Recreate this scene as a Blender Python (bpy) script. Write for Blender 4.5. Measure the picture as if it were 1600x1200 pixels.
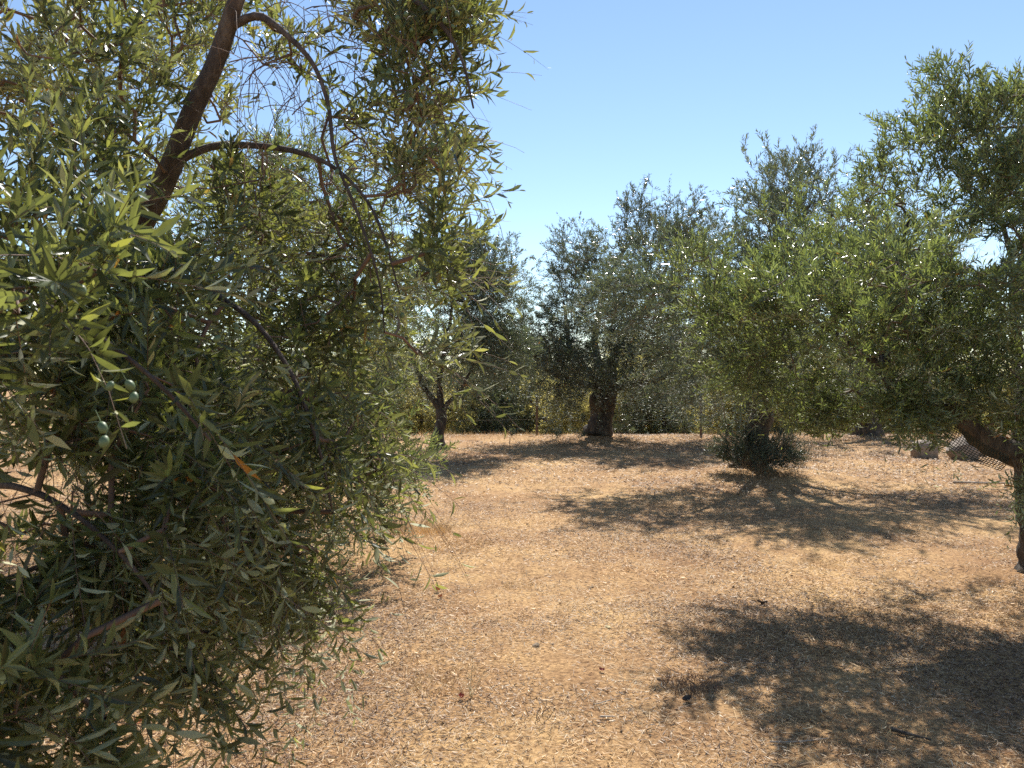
import bpy, math
import numpy as np
from mathutils import Vector, Matrix

for o in list(bpy.data.objects):
    bpy.data.objects.remove(o)
SC = bpy.context.scene
C = SC.collection
rad = math.radians

# ------------------------------------------------------------------ camera
FPX = 1208.0           # focal length in pixels of the 1600 x 1200 photograph
EYE = 1.6
cam = bpy.data.cameras.new('camera')
cam.sensor_width = 36.0
cam.lens = FPX / 1600 * 36
cam.clip_start = 0.05
cam.clip_end = 9000
cam.dof.use_dof = True
cam.dof.focus_distance = 5.0
cam.dof.aperture_fstop = 13.0
camo = bpy.data.objects.new('camera', cam)
C.objects.link(camo)
camo.location = (0, 0, EYE)
camo.rotation_euler = (rad(90 - 0.47), 0, 0)
SC.camera = camo

# ------------------------------------------------------------------ light
SUN_EL, SUN_AZ = rad(47), rad(13)          # azimuth clockwise from +Y
w = bpy.data.worlds.new('World')
SC.world = w
w.use_nodes = True
nt = w.node_tree
nt.nodes.clear()
sky = nt.nodes.new('ShaderNodeTexSky')
sky.sky_type = 'NISHITA'
sky.sun_disc = False
sky.sun_elevation = SUN_EL
sky.sun_rotation = SUN_AZ
sky.altitude = 100
sky.air_density = 1.0
sky.dust_density = 0.0
sky.ozone_density = 1.4
bg = nt.nodes.new('ShaderNodeBackground')
bg.inputs['Strength'].default_value = 0.094
ow = nt.nodes.new('ShaderNodeOutputWorld')
nt.links.new(sky.outputs[0], bg.inputs['Color'])
nt.links.new(bg.outputs[0], ow.inputs['Surface'])

sun = bpy.data.lights.new('sun', 'SUN')
sun.energy = 5.0
sun.angle = rad(0.55)
sun.color = (1.0, 0.95, 0.87)
suno = bpy.data.objects.new('sun', sun)
C.objects.link(suno)
sdir = Vector((math.sin(SUN_AZ) * math.cos(SUN_EL), math.cos(SUN_AZ) * math.cos(SUN_EL), math.sin(SUN_EL)))
suno.rotation_euler = sdir.to_track_quat('Z', 'Y').to_euler()
suno.location = sdir * 50

SC.view_settings.view_transform = 'Standard'
SC.view_settings.look = 'None'
SC.view_settings.gamma = 1
SC.view_settings.use_curve_mapping = False
SC.view_settings.exposure = 0.86
SC.render.engine = 'CYCLES'
SC.cycles.max_bounces = 8
SC.cycles.transmission_bounces = 6
SC.cycles.diffuse_bounces = 4
SC.cycles.use_denoising = False

# ------------------------------------------------------------------ helpers
def P(px, py, d):
    """a place in the grove, given by the sight line through photo pixel (px, py) and its distance d in metres"""
    return np.array([(px - 800) / FPX * d, d, EYE - (py - 590) / FPX * d])

def vnoise(x, y, seed=0):
    x = np.asarray(x, float); y = np.asarray(y, float)
    xi = np.floor(x).astype(np.int64); yi = np.floor(y).astype(np.int64)
    fx = x - xi; fy = y - yi
    fx = fx * fx * (3 - 2 * fx); fy = fy * fy * (3 - 2 * fy)
    def h(a, b):
        n = (a * 374761393 + b * 668265263 + seed * 974711) & 0x7fffffff
        n = ((n ^ (n >> 13)) * 1274126177) & 0x7fffffff
        n = n ^ (n >> 16)
        return (n & 0xffff) / 65535.0
    return (h(xi, yi) * (1 - fx) + h(xi + 1, yi) * fx) * (1 - fy) + (h(xi, yi + 1) * (1 - fx) + h(xi + 1, yi + 1) * fx) * fy

def fbm(x, y, seed=0, oct=4):
    s = 0; a = 0.5
    for i in range(oct):
        s = s + a * vnoise(x * 2 ** i, y * 2 ** i, seed + i * 17); a *= 0.5
    return s

MOUNDS = [(3.95, 12.6, 0.16, 1.0), (2.27, 20.3, 0.12, 1.3), (-1.55, 16.4, 0.08, 0.8), (4.08, 5.95, 0.09, 0.5)]
def ground_z(x, y):
    x = np.asarray(x, float); y = np.asarray(y, float)
    near = np.clip(1 - np.hypot(x, y - 8) / 60, 0, 1)
    z = (fbm(x * 0.35, y * 0.35, 3, 3) - 0.44) * 0.16 * near
    z = z + (fbm(x * 1.9, y * 1.9, 9, 3) - 0.44) * 0.045 * near
    for mx, my, hh, r in MOUNDS:
        z = z + hh * np.exp(-((x - mx) ** 2 + (y - my) ** 2) / r ** 2)
    t = np.clip(y - 20.8, 0, None)
    drop = np.where(t < 3, 0.5 * 0.10 / 3 * t * t, 0.10 * (t - 1.5))
    drop = np.minimum(drop, 38 + 0 * t)
    far = np.clip((np.hypot(x, y) - 120) / 900, 0, 1)
    return z - drop + far * (fbm(x / 420.0, y / 420.0, 5, 4) - 0.5) * 34

def mesh_np(name, V, Fl, counts, mat, smooth=False, tint=None, parent=None, loc=None):
    """V (n,3), Fl flat loop indices, counts loops per face (int or array)"""
    me = bpy.data.meshes.new(name)
    V = np.ascontiguousarray(V, np.float32)
    Fl = np.ascontiguousarray(Fl, np.int32).ravel()
    if np.isscalar(counts):
        nf = len(Fl) // counts
        ls = np.arange(nf, dtype=np.int32) * counts
    else:
        nf = len(counts)
        ls = np.concatenate([[0], np.cumsum(counts)[:-1]]).astype(np.int32)
    me.vertices.add(len(V)); me.vertices.foreach_set('co', V.ravel())
    me.loops.add(len(Fl)); me.loops.foreach_set('vertex_index', Fl)
    me.polygons.add(nf); me.polygons.foreach_set('loop_start', ls)
    if smooth:
        me.polygons.foreach_set('use_smooth', np.ones(nf, bool))
    if tint is not None:
        a = me.attributes.new('tint', 'FLOAT', 'POINT')
        a.data.foreach_set('value', np.ascontiguousarray(tint, np.float32))
    me.update(calc_edges=True)
    me.materials.append(mat)
    o = bpy.data.objects.new(name, me)
    C.objects.link(o)
    if parent is not None:
        o.parent = parent
    return o

def tag(o, label=None, cat=None, group=None, kind=None):
    if label: o['label'] = label
    if cat: o['category'] = cat
    if group: o['group'] = group
    if kind: o['kind'] = kind
    return o

def empty(name, loc):
    o = bpy.data.objects.new(name, None)
    o.location = loc
    o.empty_display_size = 0.2
    C.objects.link(o)
    return o

def norm(v):
    return v / np.maximum(np.linalg.norm(v, axis=-1, keepdims=True), 1e-9)

def spline(pts, rads, step):
    pts = np.asarray(pts, float); rads = np.asarray(rads, float)
    n = len(pts)
    ext = np.vstack([2 * pts[0] - pts[1], pts, 2 * pts[-1] - pts[-2]])
    out = []; ro = []
    for i in range(n - 1):
        p0, p1, p2, p3 = ext[i:i + 4]
        k = max(2, int(np.linalg.norm(p2 - p1) / step))
        t = (np.arange(k) / k)[:, None]
        out.append(0.5 * (2 * p1 + (p2 - p0) * t + (2 * p0 - 5 * p1 + 4 * p2 - p3) * t ** 2 + (3 * p1 - p0 - 3 * p2 + p3) * t ** 3))
        ro.append(rads[i] + (rads[i + 1] - rads[i]) * t[:, 0])
    out.append(pts[-1:]); ro.append(rads[-1:])
    return np.vstack(out), np.concatenate(ro)

def tube(pts, rads, sides=14, step=0.05, rough=0.12, flute=0.0, seed=0, kink=0.0):
    """gnarled limb: returns V, quads"""
    rng = np.random.default_rng(seed)
    c, r = spline(pts, rads, step)
    n = len(c)
    s = np.concatenate([[0], np.cumsum(np.linalg.norm(np.diff(c, axis=0), axis=1))])
    if kink > 0:
        k = np.stack([vnoise(s * 3.1 + 7, s * 0 + j * 5.3, seed + j) - 0.5 for j in range(3)], 1)
        fade = np.clip(s / 0.2, 0, 1)[:, None]
        c = c + k * kink * r[:, None] * 2 * fade
    T = norm(np.gradient(c, axis=0))
    ref = np.array([0.0, 1.0, 0.0]) if abs(T[0, 1]) < 0.8 else np.array([1.0, 0, 0])
    N = np.zeros_like(T)
    N[0] = norm(ref - T[0] * (ref @ T[0]))
    for i in range(1, n):
        v = N[i - 1] - T[i] * (N[i - 1] @ T[i])
        N[i] = norm(v)
    B = np.cross(T, N)
    a = np.linspace(0, 2 * np.pi, sides, endpoint=False)
    ca, sa = np.cos(a), np.sin(a)
    S, A = np.meshgrid(s, a, indexing='ij')
    rr = np.ones_like(S)
    ph = rng.uniform(0, 6.28, 8)
    rr += flute * (np.sin(3 * A + ph[0] + S * 1.1) * 0.55 + np.sin(5 * A + ph[1] - S * 1.7) * 0.35 + np.sin(8 * A + ph[5] + S * 2.3) * 0.25)
    rr += rough * (vnoise(S * 9 + ph[2], np.cos(A) * 2.2 + 3 + np.sin(A) * 1.9, seed + 3) - 0.5) * 2
    rr += rough * 0.6 * (vnoise(S * 21 + ph[3], np.cos(A) * 4.2 + 9 + np.sin(A) * 5.3, seed + 4) - 0.5) * 2
    R = r[:, None] * rr
    V = c[:, None, :] + N[:, None, :] * (R * ca)[..., None] + B[:, None, :] * (R * sa)[..., None]
    V = V.reshape(-1, 3)
    i = np.arange(n - 1)[:, None] * sides; j = np.arange(sides)[None, :]; j2 = (j + 1) % sides
    q = np.stack([i + j, i + j2, i + sides + j2, i + sides + j], -1).reshape(-1, 4)
    # caps as fans
    e = len(V)
    V = np.vstack([V, c[:1], c[-1:] + T[-1:] * r[-1] * 0.5])
    jj = np.arange(sides); k2 = (jj + 1) % sides
    cap0 = np.stack([np.full(sides, e), k2, jj], 1)
    base = (n - 1) * sides
    cap1 = np.stack([np.full(sides, e + 1), base + jj, base + k2], 1)
    F = np.concatenate([q.ravel(), cap0.ravel(), cap1.ravel()])
    cnt = np.concatenate([np.full(len(q), 4), np.full(2 * sides, 3)])
    return V, F, cnt, c, r

def segs_mesh(P0, P1, R0, R1, sides=4):
    """many thin prisms at once"""
    T = norm(P1 - P0)
    ref = np.where(np.abs(T[:, 2:3]) < 0.9, np.array([[0, 0, 1.0]]), np.array([[1.0, 0, 0]]))
    N = norm(np.cross(T, ref)); B = np.cross(T, N)
    a = np.linspace(0, 2 * np.pi, sides, endpoint=False)
    ring = N[:, None, :] * np.cos(a)[None, :, None] + B[:, None, :] * np.sin(a)[None, :, None]
    V0 = P0[:, None, :] + ring * R0[:, None, None]
    V1 = P1[:, None, :] + ring * R1[:, None, None]
    V = np.concatenate([V0, V1], 1).reshape(-1, 3)
    n = len(P0)
    b = (np.arange(n) * 2 * sides)[:, None, None]
    j = np.arange(sides); j2 = (j + 1) % sides
    q = np.stack([j, j2, j2 + sides, j + sides], -1)[None]
    return V, (b + q).reshape(-1, 4)

# ------------------------------------------------------------------ materials
def newmat(name):
    m = bpy.data.materials.new(name); m.use_nodes = True
    m.node_tree.nodes.clear()
    return m, m.node_tree.nodes, m.node_tree.links

def ramp(N, pts, interp='LINEAR'):
    r = N.new('ShaderNodeValToRGB'); r.color_ramp.interpolation = interp
    e = r.color_ramp.elements
    while len(e) > 1: e.remove(e[-1])
    e[0].position = pts[0][0]; e[0].color = (*pts[0][1], 1)
    for p, c in pts[1:]:
        x = e.new(p); x.color = (*c, 1)
    return r

def leaf_material(name, top, under, trans, rough=0.38, tf=0.3, odd=True, spec=0.6):
    m, N, L = newmat(name)
    out = N.new('ShaderNodeOutputMaterial')
    at = N.new('ShaderNodeAttribute'); at.attribute_name = 'tint'
    d = lambda c, k: tuple(min(1, x * k) for x in c)
    old = [(0.975, (0.20, 0.16, 0.03)), (0.99, (0.42, 0.17, 0.03)), (1.0, (0.22, 0.09, 0.03))] if odd else []
    rt = ramp(N, [(0, d(top, 0.45)), (0.45, top), (0.9, d(top, 2.0)), (0.965, (top[0] * 2.2, top[1] * 1.9, top[2] * 1.2))] + old)
    ru = ramp(N, [(0, d(under, 0.5)), (0.5, under), (0.96, d(under, 1.25))] + old)
    rr = ramp(N, [(0, d(trans, 0.35)), (0.6, trans), (0.96, (trans[0] * 1.5, trans[1] * 1.35, trans[2]))] + ([(1.0, (0.5, 0.2, 0.03))] if odd else []))
    for r in (rt, ru, rr): L.new(at.outputs['Fac'], r.inputs[0])
    g = N.new('ShaderNodeNewGeometry')
    mx = N.new('ShaderNodeMix'); mx.data_type = 'RGBA'
    L.new(g.outputs['Backfacing'], mx.inputs['Factor'])
    L.new(rt.outputs[0], mx.inputs['A']); L.new(ru.outputs[0], mx.inputs['B'])
    ro = N.new('ShaderNodeMapRange')
    ro.inputs['To Min'].default_value = rough; ro.inputs['To Max'].default_value = 0.65
    L.new(g.outputs['Backfacing'], ro.inputs['Value'])
    b = N.new('ShaderNodeBsdfPrincipled')
    L.new(mx.outputs['Result'], b.inputs['Base Color']); L.new(ro.outputs[0], b.inputs['Roughness'])
    b.inputs['Specular IOR Level'].default_value = spec
    t = N.new('ShaderNodeBsdfTranslucent'); L.new(rr.outputs[0], t.inputs['Color'])
    ms = N.new('ShaderNodeMixShader'); ms.inputs[0].default_value = tf
    L.new(b.outputs[0], ms.inputs[1]); L.new(t.outputs[0], ms.inputs[2])
    L.new(ms.outputs[0], out.inputs['Surface'])
    return m

def bark_material(name, dark, mid, light, scale=14, bump=0.6):
    m, N, L = newmat(name)
    out = N.new('ShaderNodeOutputMaterial'); b = N.new('ShaderNodeBsdfPrincipled')
    tc = N.new('ShaderNodeTexCoord'); mp = N.new('ShaderNodeMapping')
    mp.inputs['Scale'].default_value = (1, 1, 0.28)
    L.new(tc.outputs['Object'], mp.inputs[0])
    n1 = N.new('ShaderNodeTexNoise'); n1.inputs['Scale'].default_value = scale; n1.inputs['Detail'].default_value = 9
    n1.inputs['Roughness'].default_value = 0.68
    n2 = N.new('ShaderNodeTexNoise'); n2.inputs['Scale'].default_value = 3.0; n2.inputs['Detail'].default_value = 5
    vo = N.new('ShaderNodeTexVoronoi'); vo.feature = 'DISTANCE_TO_EDGE'; vo.inputs['Scale'].default_value = scale * 1.6
    for q in (n1, vo): L.new(mp.outputs[0], q.inputs['Vector'])
    L.new(tc.outputs['Object'], n2.inputs['Vector'])
    r = ramp(N, [(0.3, dark), (0.5, mid), (0.68, light)])
    L.new(n1.outputs['Fac'], r.inputs[0])
    r2 = ramp(N, [(0.35, (0.75, 0.72, 0.7)), (0.65, (1.25, 1.2, 1.1))])
    L.new(n2.outputs['Fac'], r2.inputs[0])
    mu = N.new('ShaderNodeMix'); mu.data_type = 'RGBA'; mu.blend_type = 'MULTIPLY'; mu.inputs['Factor'].default_value = 1
    L.new(r.outputs[0], mu.inputs['A']); L.new(r2.outputs[0], mu.inputs['B'])
    L.new(mu.outputs['Result'], b.inputs['Base Color'])
    b.inputs['Roughness'].default_value = 0.9
    ad = N.new('ShaderNodeMath'); ad.operation = 'MULTIPLY_ADD'; ad.inputs[1].default_value = 0.5
    L.new(vo.outputs[0], ad.inputs[0]); L.new(n1.outputs['Fac'], ad.inputs[2])
    bp = N.new('ShaderNodeBump'); bp.inputs['Strength'].default_value = min(1, bump * 1.5); bp.inputs['Distance'].default_value = 0.05
    L.new(ad.outputs[0], bp.inputs['Height']); L.new(bp.outputs[0], b.inputs['Normal'])
    L.new(b.outputs[0], out.inputs['Surface'])
    return m

def tint_material(name, stops, rough=0.8, trans=0.0, patches=True):
    m, N, L = newmat(name)
    out = N.new('ShaderNodeOutputMaterial'); b = N.new('ShaderNodeBsdfPrincipled')
    at = N.new('ShaderNodeAttribute'); at.attribute_name = 'tint'
    r = ramp(N, stops); L.new(at.outputs['Fac'], r.inputs[0])
    src = r.outputs[0]
    if patches:
        tc = N.new('ShaderNodeTexCoord')
        n = N.new('ShaderNodeTexNoise'); n.inputs['Scale'].default_value = 0.9; n.inputs['Detail'].default_value = 5
        L.new(tc.outputs['Object'], n.inputs['Vector'])
        r2 = ramp(N, [(0.32, (0.72, 0.66, 0.66)), (0.5, (1, 1, 1)), (0.66, (1.25, 1.08, 0.8))])
        L.new(n.outputs['Fac'], r2.inputs[0])
        mu = N.new('ShaderNodeMix'); mu.data_type = 'RGBA'; mu.blend_type = 'MULTIPLY'; mu.inputs['Factor'].default_value = 1
        L.new(src, mu.inputs['A']); L.new(r2.outputs[0], mu.inputs['B'])
        src = mu.outputs['Result']
    L.new(src, b.inputs['Base Color'])
    b.inputs['Roughness'].default_value = rough
    if trans > 0:
        t = N.new('ShaderNodeBsdfTranslucent'); L.new(src, t.inputs['Color'])
        ms = N.new('ShaderNodeMixShader'); ms.inputs[0].default_value = trans
        L.new(b.outputs[0], ms.inputs[1]); L.new(t.outputs[0], ms.inputs[2])
        L.new(ms.outputs[0], out.inputs['Surface'])
    else:
        L.new(b.outputs[0], out.inputs['Surface'])
    return m

def plain_material(name, col, rough=0.7, vary=0.25, scale=20, metal=0.0, bump=0.2):
    m, N, L = newmat(name)
    out = N.new('ShaderNodeOutputMaterial'); b = N.new('ShaderNodeBsdfPrincipled')
    tc = N.new('ShaderNodeTexCoord')
    n = N.new('ShaderNodeTexNoise'); n.inputs['Scale'].default_value = scale; n.inputs['Detail'].default_value = 6
    L.new(tc.outputs['Object'], n.inputs['Vector'])
    r = ramp(N, [(0.3, tuple(c * (1 - vary) for c in col)), (0.7, tuple(min(1, c * (1 + vary)) for c in col))])
    L.new(n.outputs['Fac'], r.inputs[0]); L.new(r.outputs[0], b.inputs['Base Color'])
    b.inputs['Roughness'].default_value = rough; b.inputs['Metallic'].default_value = metal
    bp = N.new('ShaderNodeBump'); bp.inputs['Strength'].default_value = bump; bp.inputs['Distance'].default_value = 0.01
    L.new(n.outputs['Fac'], bp.inputs['Height']); L.new(bp.outputs[0], b.inputs['Normal'])
    L.new(b.outputs[0], out.inputs['Surface'])
    return m

M_leaf = leaf_material('olive_leaf', (0.072, 0.094, 0.046), (0.44, 0.44, 0.26), (0.34, 0.38, 0.08), 0.33, 0.31, spec=0.45)
M_leaf_dark = leaf_material('olive_leaf_dark', (0.060, 0.080, 0.050), (0.30, 0.33, 0.25), (0.14, 0.18, 0.07), 0.30, 0.24)
M_leaf_far = leaf_material('olive_leaf_far', (0.080, 0.104, 0.066), (0.34, 0.37, 0.28), (0.19, 0.24, 0.09), 0.28, 0.26)
M_leaf_lush = leaf_material('olive_leaf_lush', (0.085, 0.118, 0.055), (0.36, 0.39, 0.24), (0.30, 0.38, 0.085), 0.28, 0.33)
M_leaf_scrub = leaf_material('scrub_leaf', (0.17, 0.165, 0.075), (0.48, 0.44, 0.24), (0.66, 0.60, 0.20), 0.45, 0.55, spec=0.3)
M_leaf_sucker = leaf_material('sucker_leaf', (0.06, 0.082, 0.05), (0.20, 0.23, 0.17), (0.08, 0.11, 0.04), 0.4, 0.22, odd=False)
M_bark = bark_material('olive_bark', (0.02, 0.016, 0.013), (0.065, 0.052, 0.042), (0.15, 0.125, 0.10))
M_limb = bark_material('olive_limb_bark', (0.035, 0.026, 0.022), (0.085, 0.062, 0.052), (0.16, 0.125, 0.105), 30, 0.35)
M_twig = plain_material('olive_twig', (0.17, 0.13, 0.09), 0.8, 0.4, 9)
M_twig_red = plain_material('brown_twig', (0.15, 0.09, 0.06), 0.8, 0.4, 9)
M_shoot = plain_material('green_shoot', (0.30, 0.30, 0.17), 0.6, 0.2, 9)
M_litter = tint_material('dry_olive_leaf', [(0, (0.05, 0.03, 0.022)), (0.16, (0.13, 0.075, 0.045)), (0.36, (0.32, 0.205, 0.12)), (0.62, (0.48, 0.335, 0.20)),
                                            (0.85, (0.62, 0.48, 0.31)), (1.0, (0.76, 0.65, 0.49))], 0.6, 0.1)
M_straw = tint_material('dry_straw', [(0, (0.34, 0.20, 0.09)), (0.5, (0.54, 0.38, 0.18)), (1, (0.70, 0.55, 0.32))], 0.65, 0.15)

# ground material
m, N, L = newmat('dry_earth')
out = N.new('ShaderNodeOutputMaterial'); b = N.new('ShaderNodeBsdfPrincipled')
tc = N.new('ShaderNodeTexCoord')
def nz(scale, detail=6, rough=0.6, dist=0.0):
    n = N.new('ShaderNodeTexNoise'); n.inputs['Scale'].default_value = scale
    n.inputs['Detail'].default_value = detail; n.inputs['Roughness'].default_value = rough
    n.inputs['Distortion'].default_value = dist
    L.new(tc.outputs['Object'], n.inputs['Vector']); return n
na = nz(0.55, 5); nb_ = nz(38, 8, 0.75); nc_ = nz(4.0, 6, 0.65, 0.3)
r1 = ramp(N, [(0.3, (0.28, 0.165, 0.085)), (0.5, (0.41, 0.265, 0.135)), (0.7, (0.53, 0.365, 0.18))])
L.new(na.outputs['Fac'], r1.inputs[0])
r2 = ramp(N, [(0.34, (0.25, 0.2, 0.18)), (0.5, (0.9, 0.88, 0.85)), (0.66, (1.4, 1.4, 1.35))])
L.new(nb_.outputs['Fac'], r2.inputs[0])
r3 = ramp(N, [(0.35, (0.8, 0.74, 0.72)), (0.6, (1.08, 1.05, 1.0))])
L.new(nc_.outputs['Fac'], r3.inputs[0])
m1 = N.new('ShaderNodeMix'); m1.data_type = 'RGBA'; m1.blend_type = 'MULTIPLY'; m1.inputs['Factor'].default_value = 1
L.new(r1.outputs[0], m1.inputs['A']); L.new(r2.outputs[0], m1.inputs['B'])
m2 = N.new('ShaderNodeMix'); m2.data_type = 'RGBA'; m2.blend_type = 'MULTIPLY'; m2.inputs['Factor'].default_value = 1
L.new(m1.outputs['Result'], m2.inputs['A']); L.new(r3.outputs[0], m2.inputs['B'])
L.new(m2.outputs['Result'], b.inputs['Base Color'])
b.inputs['Roughness'].default_value = 0.95; b.inputs['Specular IOR Level'].default_value = 0.15
bp = N.new('ShaderNodeBump'); bp.inputs['Strength'].default_value = 0.9; bp.inputs['Distance'].default_value = 0.015
L.new(nb_.outputs['Fac'], bp.inputs['Height']); L.new(bp.outputs[0], b.inputs['Normal'])
L.new(b.outputs[0], out.inputs['Surface'])
M_ground = m

# ------------------------------------------------------------------ ground sheet, out to the horizon
def axis(lo, hi, step, far, nfar):
    c = np.arange(lo, hi + 1e-6, step)
    g = np.geomspace(step * 2, far, nfar)
    return np.concatenate([(lo - g)[::-1], c, hi + g])
xs = axis(-14, 14, 0.11, 4500, 40); ys = axis(0, 26, 0.11, 4500, 46)
X, Y = np.meshgrid(xs, ys)
Z = ground_z(X, Y)
V = np.stack([X, Y, Z], -1).reshape(-1, 3)
nx, ny = len(xs), len(ys)
i = (np.arange(ny - 1)[:, None] * nx + np.arange(nx - 1)[None, :])
F = np.stack([i, i + 1, i + nx + 1, i + nx], -1).reshape(-1, 4)
g = mesh_np('ground', V, F, 4, M_ground, smooth=True)
tag(g, 'dry sandy orange earth of the olive grove', kind='structure')

# ------------------------------------------------------------------ leaves
def leaf_template(lod):
    """along +x, length 1, half width about 0.11, normal +z, folded along the midrib and bent"""
    if lod == 0:
        t = np.array([0.0, 0.28, 0.62, 1.0]); zc = -0.10 * t ** 2
        V = [(0, 0, 0), (0.28, 0, zc[1]), (0.62, 0, zc[2]), (1, 0, zc[3]),
             (0.28, 0.095, zc[1] + 0.035), (0.62, 0.115, zc[2] + 0.04), (0.28, -0.095, zc[1] + 0.035), (0.62, -0.115, zc[2] + 0.04)]
        T = [(0, 1, 4), (1, 5, 4), (1, 2, 5), (2, 3, 5), (0, 6, 1), (1, 6, 7), (1, 7, 2), (2, 7, 3)]
    elif lod == 1:
        V = [(0, 0, 0), (0.32, 0.10, 0.02), (0.68, 0.10, -0.01), (1, 0, -0.10), (0.68, -0.10, -0.01), (0.32, -0.10, 0.02)]
        T = [(0, 2, 1), (0, 3, 2), (0, 4, 3), (0, 5, 4)]
    else:
        V = [(0, 0, 0), (0.5, 0.125, 0.02), (1, 0, -0.06), (0.5, -0.125, 0.02)]
        T = [(0, 2, 1), (0, 3, 2)]
    return np.array(V, float), np.array(T)

def leaves_mesh(pos, D, Nn, L_, wid, lod):
    Tv, Tf = leaf_template(lod)
    D = norm(D)
    Nn = norm(Nn - D * np.sum(D * Nn, -1, keepdims=True))
    Sd = np.cross(Nn, D)
    bz = np.random.default_rng(len(pos)).uniform(-1.2, 3.0, len(pos))
    V = pos[:, None, :] + (D[:, None, :] * Tv[None, :, 0, None] + Sd[:, None, :] * (Tv[None, :, 1, None] * wid[:, None, None]) + Nn[:, None, :] * (Tv[None, :, 2, None] * bz[:, None, None])) * L_[:, None, None]
    F = (np.arange(len(pos)) * len(Tv))[:, None, None] + Tf[None]
    return V.reshape(-1, 3), F.reshape(-1, 3), len(Tv)

def link_twigs(seeds, anchors, rng, sag=0.12, step=0.13):
    """join every anchor to the nearest wood, biggest jumps broken into bent pieces"""
    from math import ceil
    n0 = len(seeds)
    cap = n0 + len(anchors) * 14 + 10
    nodes = np.full((cap, 3), 1e6); nodes[:n0] = seeds
    par = np.full(cap, -1, int); n = n0
    order = np.argsort([np.min(np.sum((seeds - a) ** 2, 1)) for a in anchors])
    tips = np.zeros(len(anchors), int)
    for k in order:
        a = anchors[k]
        d2 = np.sum((nodes[:n] - a) ** 2, 1)
        j = int(np.argmin(d2)); d = math.sqrt(d2[j])
        if d < 0.02:
            tips[k] = j; continue
        m = min(13, max(1, ceil(d / step)))
        p0 = nodes[j].copy()
        off = rng.normal(0, 1, 3); off[2] -= 0.3; off *= sag * d
        last = j
        for q in range(1, m + 1):
            t = q / m
            pt = p0 + (a - p0) * t + off * math.sin(math.pi * t) + (rng.normal(0, 0.012, 3) if q < m else 0)
            if n >= cap: break
            nodes[n] = pt; par[n] = last; last = n; n += 1
        tips[k] = last
    return nodes[:n], par[:n], n0, tips

def in_view(pos, margin=0.0):
    x = pos[:, 0] / np.maximum(pos[:, 1], 0.05) * FPX; y = (pos[:, 2] - EYE) / np.maximum(pos[:, 1], 0.05) * FPX
    return (pos[:, 1] > 0.2) & (np.abs(x) < 800 + margin) & (y < 590 + margin) & (y > -610 - margin)

LEAF_T = {}
def leaf_objects(root, pos, D, Nn, L_, wid, tint, mat, loc):
    """the leaves that show largest, each an object of its own; alike ones share mesh data"""
    key = mat.name
    if key not in LEAF_T:
        lst = []
        Tv, Tf = leaf_template(0)
        for q in range(10):
            me = bpy.data.meshes.new('leaf')
            me.from_pydata(Tv.tolist(), [], Tf.tolist())
            a = me.attributes.new('tint', 'FLOAT', 'POINT')
            tv = [0.05, 0.15, 0.28, 0.4, 0.5, 0.62, 0.75, 0.88, 0.955, 0.99][q]
            a.data.foreach_set('value', np.full(len(Tv), tv, np.float32))
            me.materials.append(mat); lst.append((tv, me))
        LEAF_T[key] = lst
    T = LEAF_T[key]; tvs = np.array([t[0] for t in T])
    D = norm(D); Nn = norm(Nn - D * np.sum(D * Nn, -1, keepdims=True)); Sd = np.cross(Nn, D)
    for k in range(len(pos)):
        me = T[int(np.argmin(np.abs(tvs - tint[k])))][1]
        o = bpy.data.objects.new('leaf', me)
        C.objects.link(o); o.parent = root
        l = L_[k]
        M = Matrix(((D[k][0] * l, Sd[k][0] * l * wid[k], Nn[k][0] * l, pos[k][0] - loc[0]),
                    (D[k][1] * l, Sd[k][1] * l * wid[k], Nn[k][1] * l, pos[k][1] - loc[1]),
                    (D[k][2] * l, Sd[k][2] * l * wid[k], Nn[k][2] * l, pos[k][2] - loc[2]), (0, 0, 0, 1)))
        o.matrix_local = M

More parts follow.
